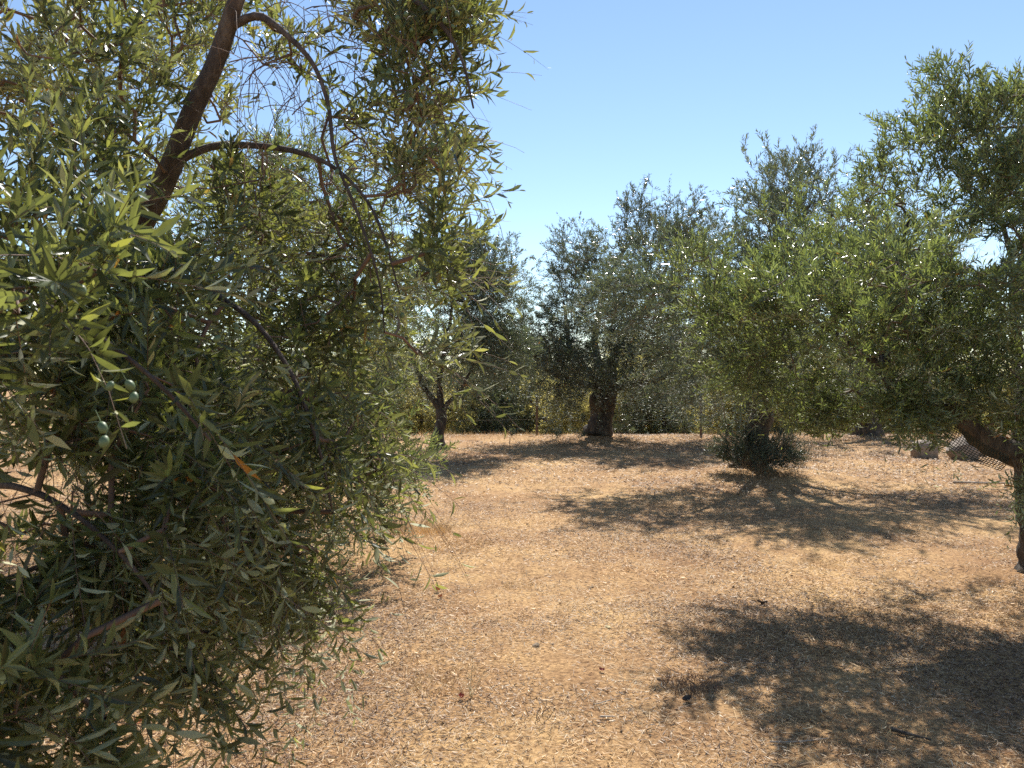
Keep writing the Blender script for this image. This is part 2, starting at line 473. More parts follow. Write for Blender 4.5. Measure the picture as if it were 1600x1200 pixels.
def foliage(root, loc, seeds, blobs, seed, lod=2, leaf=0.056, pitch=0.022, shoots=3, slen=(0.18, 0.38), mat=None,
            upl=0.45, singles=0, twig_mat=None, center=None, r0=0.0021, clump=0.26, keepout=0.0, widk=1.0, thin=None, dens=1.0, cull=None, rmax=0.02):
    """blobs: (centre, (rx,ry,rz), sprays, up) ; grows clumps -> sprays -> shoots -> paired leaves, joined back to the limbs by twigs"""
    rng = np.random.default_rng(seed)
    loc = np.asarray(loc, float)
    clumps = []; anchors = []; ups = []; outs = []
    allc = np.array([b_[0] for b_ in blobs]); cen = allc.mean(0) if center is None else np.asarray(center, float)
    for c, rr, ns, up in blobs:
        ns = max(1, int(ns * dens))
        c = np.asarray(c, float); rr = np.asarray(rr, float)
        nc = max(1, int(ns / 9))
        u = norm(rng.normal(0, 1, (nc, 3))); cc = c + u * rr * (rng.uniform(0, 1, (nc, 1)) ** 0.42)
        which = rng.integers(0, nc, ns)
        an = cc[which] + rng.normal(0, clump * min(1, rr.mean() / 0.6), (ns, 3))
        o = norm((an - c) / rr * 0.7 + norm(an - cen) * 0.8)
        clumps.append(cc); anchors.append(an); ups.append(np.full(ns, up)); outs.append(o)
    clumps = np.vstack(clumps); anchors = np.vstack(anchors); ups = np.concatenate(ups); outs = np.vstack(outs)
    gz = ground_z(anchors[:, 0], anchors[:, 1])
    ok = anchors[:, 2] > gz + 0.12
    if keepout > 0:
        ok &= np.linalg.norm(anchors - np.array([0, 0, EYE]), axis=1) > keepout
    if thin is not None: ok &= thin(anchors, rng)
    anchors, ups, outs = anchors[ok], ups[ok], outs[ok]
    nodes, par, n0, tips = link_twigs(np.asarray(seeds), np.vstack([clumps, anchors]), rng)
    wgt = np.zeros(len(nodes)); np.add.at(wgt, tips, 1.0)
    for k in range(len(nodes) - 1, n0 - 1, -1):
        if par[k] >= 0: wgt[par[k]] += wgt[k]
    idx = np.arange(n0, len(nodes)); pr = par[idx]
    idx = idx[wgt[idx] > 0]; pr = par[idx]
    rn = np.minimum(r0 * np.clip(wgt, 1, None) ** 0.43, rmax)
    R1 = rn[idx]; R0 = np.where(pr < n0, R1 * 1.15, rn[pr]); R0 = np.minimum(R0, R1 * 1.6)
    # shoots
    S = len(anchors) * shoots
    st = np.repeat(anchors, shoots, 0); up = np.repeat(ups, shoots); ou = np.repeat(outs, shoots, 0)
    d = ou * 0.75 + rng.normal(0, 0.55, (S, 3)); d[:, 2] += up * 0.9; d = norm(d)
    Ls = rng.uniform(slen[0], slen[1], S)
    bend = rng.normal(0, 0.35, (S, 3)); bend[:, 2] += np.where(up < 0, -1.5, -0.55)
    K = 5
    tt = np.linspace(0, 1, K + 1)
    pts = st[:, None, :] + d[:, None, :] * (Ls[:, None] * tt)[..., None] + bend[:, None, :] * ((Ls[:, None] * tt) ** 2)[..., None]
    P0 = pts[:, :-1].reshape(-1, 3); P1 = pts[:, 1:].reshape(-1, 3)
    rs = r0 * 0.62 * (1 - 0.6 * tt)
    SR0 = np.tile(rs[:-1], S); SR1 = np.tile(rs[1:], S)
    tm = twig_mat or M_twig
    Va, Fa = segs_mesh(nodes[pr], nodes[idx], R0, R1, 6 if lod == 0 else 4)
    if lod < 2:
        Vb, Fb = segs_mesh(P0, P1, SR0, SR1, 3)
        Va = np.vstack([Va, Vb]); Fa = np.concatenate([Fa.ravel(), (Fb + (len(Va) - len(Vb))).ravel()])
    else:
        Vb, Fb = segs_mesh(pts[:, 0], pts[:, 3], np.full(S, rs[0]), np.full(S, rs[3]), 3)
        Va = np.vstack([Va, Vb]); Fa = np.concatenate([Fa.ravel(), (Fb + (len(Va) - len(Vb))).ravel()])
    tw = mesh_np('twigs', Va - loc, Fa, 4, tm, parent=root); tw['kind'] = 'stuff'
    # leaves
    J = int(slen[1] / pitch) + 1
    s = (np.arange(J) + 0.8) * pitch
    sj = s[None, :] + rng.normal(0, pitch * 0.15, (S, J))
    valid = sj < Ls[:, None]
    valid &= rng.uniform(0, 1, (S, J)) > 0.10
    tan = norm(d[:, None, :] + 2 * bend[:, None, :] * sj[..., None])
    base = st[:, None, :] + d[:, None, :] * sj[..., None] + bend[:, None, :] * (sj ** 2)[..., None]
    ref = norm(np.cross(tan, np.array([0.0, 0, 1]) + rng.normal(0, 0.05, (S, 1, 3))))
    ref2 = np.cross(tan, ref)
    ph = rng.uniform(0, 3.14, (S, 1)) + (np.arange(J)[None, :] % 2) * (np.pi / 2) + rng.normal(0, 0.25, (S, J))
    frac = sj / Ls[:, None]
    ang = np.radians(58 - 26 * frac + rng.normal(0, 10, (S, J)))
    outp = []
    for sg in (1, -1):
        sd = (ref * np.cos(ph)[..., None] + ref2 * np.sin(ph)[..., None]) * sg
        D = tan * np.cos(ang)[..., None] + sd * np.sin(ang)[..., None]
        D[..., 2] += upl * (1 - 0.4 * frac); D = norm(D + rng.normal(0, 0.10, D.shape))
        Nn = tan - D * np.sum(tan * D, -1, keepdims=True)
        Nn = norm(Nn) + np.array([0, 0, 0.35]) + rng.normal(0, 0.28, D.shape)
        keep = valid & (rng.uniform(0, 1, (S, J)) > 0.05)
        ll = leaf * (0.55 + 0.5 * np.sin(np.pi * np.clip(frac * 0.85 + 0.12, 0, 1))) * rng.uniform(0.6, 1.28, (S, J))
        outp.append((base[keep], D[keep], Nn[keep], ll[keep]))
    pos, D, Nn, ll = [np.concatenate([a_[q] for a_ in outp]) for q in range(4)]
    gz = ground_z(pos[:, 0], pos[:, 1])
    k = pos[:, 2] > gz + 0.03
    if keepout > 0: k &= np.linalg.norm(pos - np.array([0, 0, EYE]), axis=1) > keepout * 0.85
    if cull is not None: k &= cull(pos, rng)
    pos, D, Nn, ll = pos[k], D[k], Nn[k], ll[k]
    tint = np.clip(rng.beta(1.3, 1.7, len(pos)), 0, 0.965)
    od = rng.uniform(0, 1, len(pos)); tint = np.where(od > 0.9955, rng.uniform(0.97, 1.0, len(pos)), tint)
    wid = rng.uniform(0.62, 1.0, len(pos)) * widk
    if singles:
        v = in_view(pos + D * (ll * 0.5)[:, None]) 
        dist = np.linalg.norm(pos - np.array([0, 0, EYE]), axis=1)
        size = np.where(v, ll / dist, 0)
        pick = np.argsort(-size)[:singles]
        msk = np.zeros(len(pos), bool); msk[pick] = True
        leaf_objects(root, pos[msk], D[msk], Nn[msk], ll[msk], wid[msk], tint[msk], mat, loc)
        pos, D, Nn, ll, wid, tint = [a_[~msk] for a_ in (pos, D, Nn, ll, wid, tint)]
    Vv, Ff, nv = leaves_mesh(pos, D, Nn, ll, wid, lod)
    cr = mesh_np('crown', Vv - loc, Ff, 3, mat, tint=np.repeat(tint, nv), parent=root); cr['kind'] = 'stuff'
    
    return nodes, pts

def limb(root, loc, name, pts, rads, seed, mat, sides=14, step=0.05, rough=0.1, flute=0.0, kink=0.15):
    V, F, cnt, c, r = tube(np.asarray(pts), rads, sides, step, rough, flute, seed, kink)
    mesh_np(name, V - np.asarray(loc), F, cnt, mat, smooth=True, parent=root)
    return c[::max(1, int(0.08 / step))]

# ================================================================== the trees
OT = 'olive tree'
def tree_root(base, label, group=None):
    r = empty('olive_tree', base)
    return tag(r, label, OT, group)

# ---- near tree whose limbs and hanging twigs fill the whole near side
base = np.array([-2.75, 3.3, float(ground_z(-2.75, 3.3)) - 0.05])
near = tree_root(base, 'nearest olive tree, with leaning limb, hanging twigs, big leaves and green olives')
sd = []
trunk_top = P(-130, 720, 3.2)
sd.append(limb(near, base, 'trunk', [base, base + (0.04, 0, 0.45), trunk_top + (-0.1, 0, -0.25), trunk_top], [0.26, 0.19, 0.16, 0.13], 1, M_bark, 20, 0.03, 0.12, 0.12))
sd.append(limb(near, base, 'branch', [trunk_top - (0, 0, 0.1), P(20, 560, 3.0), P(150, 430, 2.85), P(225, 345, 2.8), P(268, 262, 2.75), P(300, 180, 2.7), P(345, 95, 2.65), P(372, 0, 2.6), P(400, -110, 2.6)],
               [0.10, 0.065, 0.048, 0.042, 0.038, 0.032, 0.030, 0.026, 0.016], 2, M_limb, 12, 0.03, 0.09, 0.03, 0.5))
sd.append(limb(near, base, 'branch', [P(268, 262, 2.75), P(300, 242, 2.72), P(350, 232, 2.68), P(450, 238, 2.6), P(520, 262, 2.5), P(570, 310, 2.42), P(600, 370, 2.35), P(625, 460, 2.3)], [0.018, 0.014, 0.013, 0.010, 0.007, 0.005, 0.004, 0.002], 3, M_limb, 8, 0.03, 0.09, 0, 1.2))
sd.append(limb(near, base, 'branch', [P(360, 45, 2.63), P(400, 28, 2.6), P(440, 45, 2.55), P(490, 95, 2.5), P(515, 165, 2.45), P(525, 250, 2.4), P(560, 340, 2.36), P(590, 440, 2.3), P(600, 520, 2.25)], [0.016, 0.013, 0.010, 0.008, 0.0065, 0.0055, 0.0045, 0.003, 0.002], 4, M_limb, 8, 0.03, 0.09, 0, 1.5))
sd.append(limb(near, base, 'branch', [P(385, -60, 2.6), P(500, -70, 2.6), P(600, -30, 2.55), P(680, 30, 2.5), P(720, 90, 2.45), P(740, 170, 2.4)], [0.018, 0.014, 0.011, 0.008, 0.005, 0.003], 5, M_limb, 8, 0.03, 0.07))
sd.append(limb(near, base, 'branch', [P(20, 560, 3.0), P(-60, 380, 2.9), P(-80, 200, 2.8), P(-20, 40, 2.8), P(60, -60, 2.8)], [0.05, 0.035, 0.022, 0.014, 0.006], 6, M_limb, 10, 0.03, 0.07))
sd.append(limb(near, base, 'branch', [trunk_top, P(-100, 640, 2.4), P(-60, 520, 1.9), P(40, 470, 1.6), P(150, 520, 1.45), P(250, 600, 1.4), P(330, 690, 1.4)], [0.05, 0.016, 0.009, 0.007, 0.005, 0.004, 0.0025], 7, M_limb, 10, 0.03, 0.09, 0, 1.5))
sd.append(limb(near, base, 'branch', [P(150, 430, 2.85), P(260, 430, 2.4), P(370, 480, 2.15), P(450, 580, 2.05), P(500, 700, 2.0), P(520, 800, 2.0)], [0.03, 0.014, 0.008, 0.006, 0.004, 0.0025], 8, M_limb, 8, 0.03, 0.09, 0, 1.5))
sd.append(limb(near, base, 'branch', [trunk_top - (0, 0, 0.15), P(-60, 760, 2.3), P(20, 760, 1.7), P(110, 800, 1.5), P(200, 880, 1.45), P(260, 960, 1.45)], [0.04, 0.016, 0.008, 0.005, 0.004, 0.0025], 9, M_limb, 8, 0.03, 0.07))
B_ = lambda px, py, d, rx, ry, rz, n, up: (P(px, py, d), (rx, ry, rz), n, up)
blobs = [
    B_(80, 90, 3.4, 0.7, 0.6, 0.5, 90, 0.3), B_(230, 130, 3.7, 0.5, 0.5, 0.55, 60, 0.2), B_(330, 60, 3.4, 0.35, 0.4, 0.35, 22, 0.1),
    B_(-200, 100, 3.2, 0.7, 0.8, 0.7, 36, 0.3), B_(300, -200, 3.0, 1.0, 0.8, 0.4, 14, 0.4), B_(30, 30, 2.2, 0.25, 0.3, 0.2, 14, 0.1),
    B_(540, 50, 2.9, 0.36, 0.3, 0.28, 26, 0.0), B_(640, 50, 2.7, 0.24, 0.25, 0.22, 20, 0.15), B_(680, 60, 2.6, 0.10, 0.15, 0.15, 9, 0.3),
    B_(590, 190, 2.7, 0.26, 0.25, 0.26, 18, -0.1), B_(665, 190, 2.6, 0.13, 0.15, 0.24, 13, 0.1), B_(590, 330, 2.6, 0.22, 0.2, 0.22, 13, -0.3), B_(665, 330, 2.5, 0.10, 0.15, 0.16, 8, 0.1),
    B_(470, 110, 2.8, 0.17, 0.2, 0.2, 7, -0.2), B_(480, 330, 2.7, 0.2, 0.2, 0.2, 12, -0.4), B_(660, 400, 2.4, 0.08, 0.15, 0.1, 5, 0.3),
    B_(550, 470, 2.6, 0.24, 0.25, 0.25, 13, -0.3), B_(650, 470, 2.4, 0.10, 0.15, 0.12, 6, 0.1), B_(660, 540, 2.3, 0.07, 0.1, 0.06, 4, 0.2),
    B_(60, 280, 2.5, 0.45, 0.5, 0.40, 60, 0.0), B_(150, 360, 2.4, 0.38, 0.4, 0.3, 40, -0.1), B_(360, 330, 2.7, 0.28, 0.3, 0.25, 22, -0.1),
    B_(40, 450, 1.9, 0.30, 0.4, 0.25, 36, 0.1), B_(190, 480, 1.9, 0.28, 0.35, 0.22, 30, 0.1), B_(330, 500, 2.2, 0.28, 0.4, 0.28, 24, -0.2),
    B_(440, 560, 2.4, 0.24, 0.3, 0.3, 16, -0.4), B_(60, 590, 1.6, 0.22, 0.3, 0.14, 24, 0.1), B_(220, 630, 1.7, 0.26, 0.35, 0.22, 24, -0.1),
    B_(370, 680, 2.1, 0.25, 0.3, 0.25, 20, -0.4), B_(490, 740, 2.3, 0.17, 0.2, 0.22, 15, -0.5), B_(510, 880, 2.3, 0.08, 0.12, 0.14, 9, -0.9),
    B_(20, 670, 1.5, 0.12, 0.2, 0.05, 8, 0.0), B_(270, 780, 1.8, 0.22, 0.3, 0.16, 19, -0.4), B_(40, 860, 1.4, 0.16, 0.25, 0.08, 10, 0.1), B_(380, 840, 2.1, 0.18, 0.25, 0.18, 15, -0.6),
    B_(230, 930, 1.7, 0.18, 0.2, 0.12, 13, -0.5), B_(120, 900, 1.5, 0.16, 0.2, 0.10, 10, -0.2), B_(440, 900, 2.2, 0.12, 0.2, 0.10, 8, -0.7),
    B_(40, 1120, 1.3, 0.16, 0.2, 0.06, 13, 0.3), B_(-60, 1060, 1.3, 0.14, 0.2, 0.08, 10, 0.2), B_(150, 1170, 1.35, 0.08, 0.12, 0.04, 5, 0.1), B_(240, 1040, 1.7, 0.09, 0.12, 0.06, 6, -0.5), B_(330, 990, 1.9, 0.08, 0.12, 0.06, 4, -0.5),
    B_(-250, 500, 2.6, 0.5, 0.7, 0.6, 36, 0.0),
    B_(560, 400, 3.1, 0.42, 0.4, 0.4, 20, -0.2), B_(430, 440, 3.2, 0.4, 0.4, 0.4, 18, -0.2), B_(700, 20, 2.6, 0.05, 0.1, 0.06, 4, 0.4), B_(668, 110, 2.6, 0.07, 0.1, 0.08, 5, 0.3), B_(690, 350, 2.4, 0.06, 0.1, 0.04, 3, 0.3),
    B_(30, 400, 1.5, 0.2, 0.25, 0.18, 16, 0.1), B_(60, 520, 2.2, 0.35, 0.3, 0.2, 26, 0.0), B_(100, 640, 2.0, 0.3, 0.3, 0.10, 16, -0.1), B_(130, 820, 1.8, 0.25, 0.3, 0.08, 12, -0.2), B_(60, 950, 1.6, 0.16, 0.2, 0.08, 9, 0.0), B_(200, 860, 1.9, 0.2, 0.2, 0.12, 12, -0.3), B_(30, 1060, 1.5, 0.14, 0.2, 0.06, 8, 0.2),
    B_(40, 690, 2.2, 0.35, 0.3, 0.08, 14, -0.2), B_(80, 850, 2.0, 0.3, 0.3, 0.10, 14, -0.1),
]
LIMB_PX = np.array([(150, 430), (225, 345), (268, 262), (300, 180), (345, 95), (372, 0)], float)
def near_gap(a, rng, pr, wpx):
    x = a[:, 0] / a[:, 1] * FPX + 800; y = 590 - (a[:, 2] - EYE) / a[:, 1] * FPX
    q = np.stack([x, y], 1); dm = np.full(len(x), 1e9)
    for p0, p1 in zip(LIMB_PX[1:-1], LIMB_PX[2:]):
        t = np.clip(((q - p0) @ (p1 - p0)) / ((p1 - p0) @ (p1 - p0)), 0, 1)
        dm = np.minimum(dm, np.linalg.norm(q - (p0 + t[:, None] * (p1 - p0)), axis=1))
    hole = (dm < wpx) & (a[:, 1] < 2.8)
    hole |= ((x - 90) / 115) ** 2 + ((y - 755) / 40) ** 2 < 1       # opening low in the crown through which the grove floor shows
    hole |= ((x - 425) / 70) ** 2 + ((y - 190) / 85) ** 2 < 1
    hole |= ((x - 100) / 90) ** 2 + ((y - 985) / 35) ** 2 < 1
    hole |= ((x - 640 > (600 - y) * 0.25) & (y > 575)) & (x > 600)
    hole |= (x > 775) & (y < 330)
    hole |= (x > 745) & (y > 380)
    hole |= (x > 715) & (y > 400) & (y < 520)
    return ~(hole & (rng.uniform(0, 1, len(a)) < pr))
thin_near = lambda a, rng: near_gap(a, rng, 0.85, 60)
cull_near = lambda a, rng: near_gap(a, rng, 0.75, 22)
foliage(near, base, np.vstack(sd), blobs, 11, lod=0, leaf=0.060, pitch=0.021, shoots=3, slen=(0.14, 0.36), mat=M_leaf, singles=300,
        twig_mat=M_twig_red, center=P(100, 300, 2.9), dens=1.0, clump=0.17, keepout=0.80, thin=thin_near, cull=cull_near, rmax=0.0062, r0=0.0019, widk=1.03)
rng = np.random.default_rng(5)
# thin bare twigs that droop through the crown
hp0, hp1, hr = [], [], []
for q in range(230):
    px, py = rng.uniform(330, 690), rng.uniform(-20, 420)
    p = P(px, py, rng.uniform(2.3, 2.9)); d_ = norm(np.array([rng.normal(0.25, 0.5), rng.normal(0, 0.3), rng.normal(0.1, 0.4)]))
    ln = rng.uniform(0.02, 0.035); r_ = rng.uniform(0.0009, 0.0022); nk = rng.integers(8, 20)
    for k in range(nk):
        q2 = p + d_ * ln; hp0.append(p); hp1.append(q2); hr.append(r_ * (1 - 0.6 * k / nk)); p = q2
        d_ = norm(d_ + np.array([rng.normal(0, 0.10), rng.normal(0, 0.10), -0.16 + rng.normal(0, 0.08)]))
hr = np.array(hr); V_, F_ = segs_mesh(np.array(hp0), np.array(hp1), hr, hr * 0.95, 4)
o = mesh_np('hanging_twigs', V_ - base, F_, 4, M_twig_red, parent=near); o['kind'] = 'stuff'
# green olives hanging singly among the near leaves
def uv_ellipsoid(rx, ry, rz, nu=10, nv=7):
    V = [(0, 0, rz)]
    for i_ in range(1, nv):
        th = math.pi * i_ / nv
        for j_ in range(nu):
            a_ = 2 * math.pi * j_ / nu
            V.append((rx * math.sin(th) * math.cos(a_), ry * math.sin(th) * math.sin(a_), rz * math.cos(th)))
    V.append((0, 0, -rz)); F = []
    for j_ in range(nu):
        F.append((0, 1 + j_, 1 + (j_ + 1) % nu))
        for i_ in range(nv - 2):
            a_ = 1 + i_ * nu
            F.append((a_ + j_, a_ + nu + j_, a_ + nu + (j_ + 1) % nu, a_ + (j_ + 1) % nu))
        l_ = 1 + (nv - 2) * nu
        F.append((l_ + j_, len(V) - 1, l_ + (j_ + 1) % nu))
    return V, F
M_fruit = plain_material('green_olive', (0.10, 0.15, 0.065), 0.5, 0.2, 60, bump=0.05)
fm = bpy.data.meshes.new('olive'); Vf, Ff_ = uv_ellipsoid(0.0085, 0.0085, 0.0115)
Vf = list(Vf); nb0 = len(Vf)
for q in range(3): Vf.append((0.0008 * math.cos(q * 2.1), 0.0008 * math.sin(q * 2.1), 0.011))
for q in range(3): Vf.append((0.004 + 0.0007 * math.cos(q * 2.1), 0.0007 * math.sin(q * 2.1), 0.034))
Ff_ = list(Ff_) + [(nb0 + q, nb0 + (q + 1) % 3, nb0 + 3 + (q + 1) % 3, nb0 + 3 + q) for q in range(3)]
fm.from_pydata(Vf, [], Ff_); fm.materials.append(M_fruit)
fm.polygons.foreach_set('use_smooth', np.ones(len(fm.polygons), bool))
spots = [(172, 603, 1.02), (203, 602, 1.03), (209, 621, 1.03), (162, 690, 1.05), (160, 668, 1.08), (128, 453, 1.15)]
for (bx, by, bd, n_) in [(600, 100, 2.35, 16), (640, 200, 2.3, 12), (700, 60, 2.3, 7), (600, 330, 2.25, 10), (440, 180, 2.4, 6), (300, 40, 2.8, 10), (120, 400, 1.6, 5), (350, 500, 1.6, 5), (560, 480, 2.15, 6)]:
    for q in range(n_): spots.append((bx + rng.normal(0, 45), by + rng.normal(0, 45), bd + rng.normal(0, 0.06)))
for (px, py, d_) in spots:
    o = bpy.data.objects.new('olive', fm); C.objects.link(o); o.parent = near
    o.location = Vector(P(px, py, d_) - base)
    o.rotation_euler = (rng.normal(0, 0.3), rng.normal(0, 0.3), rng.uniform(0, 6.28))
    o.scale = [rng.uniform(0.6, 0.9)] * 3

# ---- tree just behind it, sunlit from above
bx, by = -2.7, 7.6
base = np.array([bx, by, float(ground_z(bx, by)) - 0.05])
t2 = tree_root(base, 'low sunlit olive tree just behind the nearest one, its skirt almost touching the ground')
tt_ = base + (0.1, 0, 1.0)
sd = [limb(t2, base, 'trunk', [base, base + (0.05, 0, 0.5), tt_], [0.22, 0.16, 0.15], 21, M_bark, 16, 0.05, 0.12, 0.1)]
for k, e in enumerate([P(300, 420, 7.4), P(450, 350, 7.2), P(570, 500, 7.0), P(480, 640, 6.2), P(250, 600, 6.6), P(400, 300, 7.8)]):
    mid = (tt_ + e) / 2 + (0, 0, 0.15)
    sd.append(limb(t2, base, 'branch', [tt_ - (0, 0, 0.1), mid, e], [0.09, 0.05, 0.02], 22 + k, M_limb, 8, 0.06, 0.08))
blobs = [B_(470, 380, 7.2, 0.75, 0.8, 0.75, 90, 0.5), B_(330, 400, 7.4, 0.8, 0.8, 0.8, 80, 0.4), B_(560, 520, 7.0, 0.5, 0.6, 0.6, 70, 0.2), B_(470, 620, 6.6, 0.75, 0.7, 0.6, 95, -0.1),
         B_(570, 690, 6.8, 0.42, 0.5, 0.35, 48, 0.0), B_(330, 620, 6.8, 0.6, 0.8, 0.5, 60, -0.1), B_(500, 770, 6.6, 0.45, 0.4, 0.25, 40, -0.4), B_(180, 500, 7.6, 0.8, 0.8, 0.9, 70, 0.2),
         B_(420, 290, 7.8, 0.6, 0.6, 0.45, 40, 0.7), B_(60, 480, 8.2, 0.8, 0.8, 0.8, 50, 0.2), B_(612, 705, 6.7, 0.16, 0.3, 0.28, 16, 0.5), B_(520, 330, 7.6, 0.6, 0.6, 0.6, 60, 0.4), B_(600, 440, 7.4, 0.45, 0.5, 0.5, 45, 0.3), B_(400, 350, 7.0, 0.7, 0.6, 0.6, 60, 0.4), B_(60, 620, 8.0, 0.9, 0.6, 0.3, 50, -0.1), B_(330, 730, 6.4, 0.6, 0.4, 0.3, 60, -0.3), B_(200, 690, 6.8, 0.5, 0.5, 0.25, 30, -0.3), B_(420, 800, 6.2, 0.4, 0.4, 0.2, 34, -0.4)]
foliage(t2, base, np.vstack(sd), blobs, 31, lod=1, leaf=0.062, pitch=0.023, shoots=3, slen=(0.18, 0.36), mat=M_leaf_lush, singles=120, center=P(380, 480, 7.4), clump=0.22, dens=1.25)

# ---- right-hand tree with the long low limb and the net
bx, by = 4.10, 5.95
base = np.array([bx, by, float(ground_z(bx, by)) - 0.06])
rt = tree_root(base, 'big olive tree at the right edge, with netted long low limb')
fork = P(1612, 715, 5.9)
sd = [limb(rt, base, 'trunk', [base - (0, 0, 0.18), base + (-0.02, 0, 0.10), P(1626, 850, 5.9), P(1620, 780, 5.9), fork, fork + (0.05, 0, 0.12)], [0.22, 0.165, 0.135, 0.13, 0.15, 0.11], 41, M_bark, 26, 0.03, 0.16, 0.12)]
sd.append(limb(rt, base, 'branch', [fork, P(1570, 702, 5.85), P(1530, 682, 5.8), P(1500, 655, 5.75), P(1475, 632, 5.7), P(1430, 640, 5.7), P(1405, 625, 5.75), P(1385, 590, 5.8), P(1340, 545, 5.9), P(1270, 500, 6.0), P(1190, 460, 6.0)],
               [0.12, 0.09, 0.08, 0.07, 0.058, 0.045, 0.055, 0.035, 0.024, 0.016, 0.010], 42, M_bark, 18, 0.03, 0.18, 0.07, 0.35))
sd.append(limb(rt, base, 'branch', [fork, P(1600, 665, 5.9), P(1595, 600, 6.1), P(1585, 500, 6.3), P(1578, 400, 6.5), P(1540, 290, 6.5), P(1480, 200, 6.2)], [0.12, 0.08, 0.05, 0.032, 0.02, 0.015, 0.008], 43, M_bark, 14, 0.04, 0.12))
sd.append(limb(rt, base, 'branch', [P(1590, 600, 6.0), P(1640, 520, 5.8), P(1650, 380, 5.6), P(1620, 250, 5.6), P(1600, 150, 5.6)], [0.08, 0.06, 0.045, 0.03, 0.012], 44, M_bark, 12, 0.05, 0.1))
sd.append(limb(rt, base, 'branch', [fork, P(1700, 600, 6.2), P(1820, 450, 6.6), P(1900, 300, 6.8)], [0.10, 0.08, 0.05, 0.02], 45, M_bark, 12, 0.06, 0.1))
sd.append(limb(rt, base, 'branch', [P(1385, 590, 5.8), P(1380, 500, 6.2), P(1400, 420, 6.5), P(1420, 340, 6.6)], [0.045, 0.035, 0.025, 0.01], 46, M_bark, 10, 0.05, 0.1))
blobs = [
    B_(1480, 170, 6.2, 0.22, 0.4, 0.28, 40, 0.9), B_(1560, 210, 5.9, 0.35, 0.6, 0.35, 60, 0.8), B_(1470, 290, 6.2, 0.42, 0.5, 0.26, 75, 0.5), B_(1590, 340, 6.0, 0.4, 0.5, 0.3, 55, 0.2),
    B_(1380, 310, 6.4, 0.22, 0.3, 0.20, 22, 0.6), B_(1430, 430, 6.2, 0.5, 0.6, 0.34, 95, 0.3), B_(1300, 410, 6.4, 0.5, 0.5, 0.32, 85, 0.7), B_(1180, 480, 6.4, 0.42, 0.5, 0.36, 85, 0.7),
    B_(1100, 470, 6.3, 0.22, 0.4, 0.24, 32, 0.6), B_(1150, 570, 6.4, 0.28, 0.4, 0.25, 38, 0.2), B_(1260, 570, 6.3, 0.45, 0.5, 0.38, 80, 0.3), B_(1380, 540, 6.1, 0.45, 0.5, 0.42, 85, 0.2),
    B_(1500, 540, 6.0, 0.45, 0.6, 0.42, 95, 0.2), B_(1580, 560, 5.8, 0.35, 0.5, 0.42, 70, 0.1), B_(1400, 640, 5.9, 0.28, 0.3, 0.16, 26, -0.1), B_(1330, 640, 6.0, 0.2, 0.3, 0.13, 13, -0.2),
    B_(1230, 650, 6.2, 0.32, 0.4, 0.12, 22, -0.1), B_(1130, 650, 6.3, 0.08, 0.2, 0.1, 5, 0.1), B_(1560, 640, 5.6, 0.2, 0.2, 0.1, 14, 0.5), B_(1588, 755, 5.55, 0.09, 0.1, 0.10, 16, 0.2),
    B_(1700, 400, 6.4, 0.7, 0.9, 0.8, 110, 0.4), B_(1880, 350, 6.8, 0.9, 1.0, 0.8, 90, 0.4), B_(1460, 690, 5.9, 0.06, 0.1, 0.06, 3, -0.2),
    B_(1400, 420, 7.6, 0.8, 0.5, 0.4, 60, 0.3), B_(1600, 420, 7.6, 0.8, 0.6, 0.5, 60, 0.3), B_(1400, 560, 5.4, 0.5, 0.3, 0.28, 55, 0.1), B_(1270, 500, 5.5, 0.45, 0.25, 0.25, 40, 0.5),
    B_(1530, 450, 5.5, 0.35, 0.3, 0.3, 35, 0.2), B_(1560, 590, 5.3, 0.25, 0.3, 0.15, 22, 0.2), B_(1160, 510, 5.7, 0.2, 0.2, 0.2, 16, 0.4), B_(1540, 320, 5.6, 0.25, 0.3, 0.2, 20, 0.4),
    B_(1500, 250, 7.0, 0.6, 0.6, 0.4, 40, 0.6), B_(1575, 280, 5.5, 0.2, 0.2, 0.4, 36, 0.3), B_(1590, 420, 5.6, 0.15, 0.2, 0.3, 22, 0.2), B_(1440, 200, 6.3, 0.14, 0.2, 0.2, 10, 0.9), B_(1590, 170, 6.0, 0.2, 0.2, 0.15, 14, 0.9), B_(1420, 490, 4.9, 0.5, 0.3, 0.3, 40, 0.2), B_(1330, 530, 4.9, 0.3, 0.25, 0.2, 16, 0.2), B_(1560, 440, 4.8, 0.3, 0.3, 0.3, 24, 0.2), B_(1780, 420, 5.0, 0.6, 0.4, 0.4, 50, 0.2), B_(1410, 655, 5.45, 0.2, 0.2, 0.09, 24, 0.0), B_(1380, 610, 5.4, 0.3, 0.2, 0.12, 26, 0.1), B_(1510, 630, 5.4, 0.14, 0.1, 0.07, 10, 0.1), B_(1360, 300, 6.8, 0.25, 0.4, 0.22, 20, 0.8),
]
def thin_right(a, rng):
    x = a[:, 0] / a[:, 1] * FPX + 800; y = 590 - (a[:, 2] - EYE) / a[:, 1] * FPX
    hole = ((x - 1532) / 42) ** 2 + ((y - 398) / 28) ** 2 < 1
    hole |= (y < 270) & (x < 1340)
    hole |= (y > 662 + 10 * np.sin(x * 0.05) + 22 * vnoise(x * 0.03, x * 0)) & (x < 1400)
    hole |= (y > 700) & (x < 1490)
    hole |= (y > 640) & (np.abs(x - 1180) < 45)
    hole |= (y > 600 + np.abs(x - 1250) * 0.1) & (x < 1130)
    hole |= ((x - 1545) / 62) ** 2 + ((y - 700 - (x - 1545) * 0.5) / 32) ** 2 < 1
    return ~(hole & (rng.uniform(0, 1, len(a)) < 0.93))
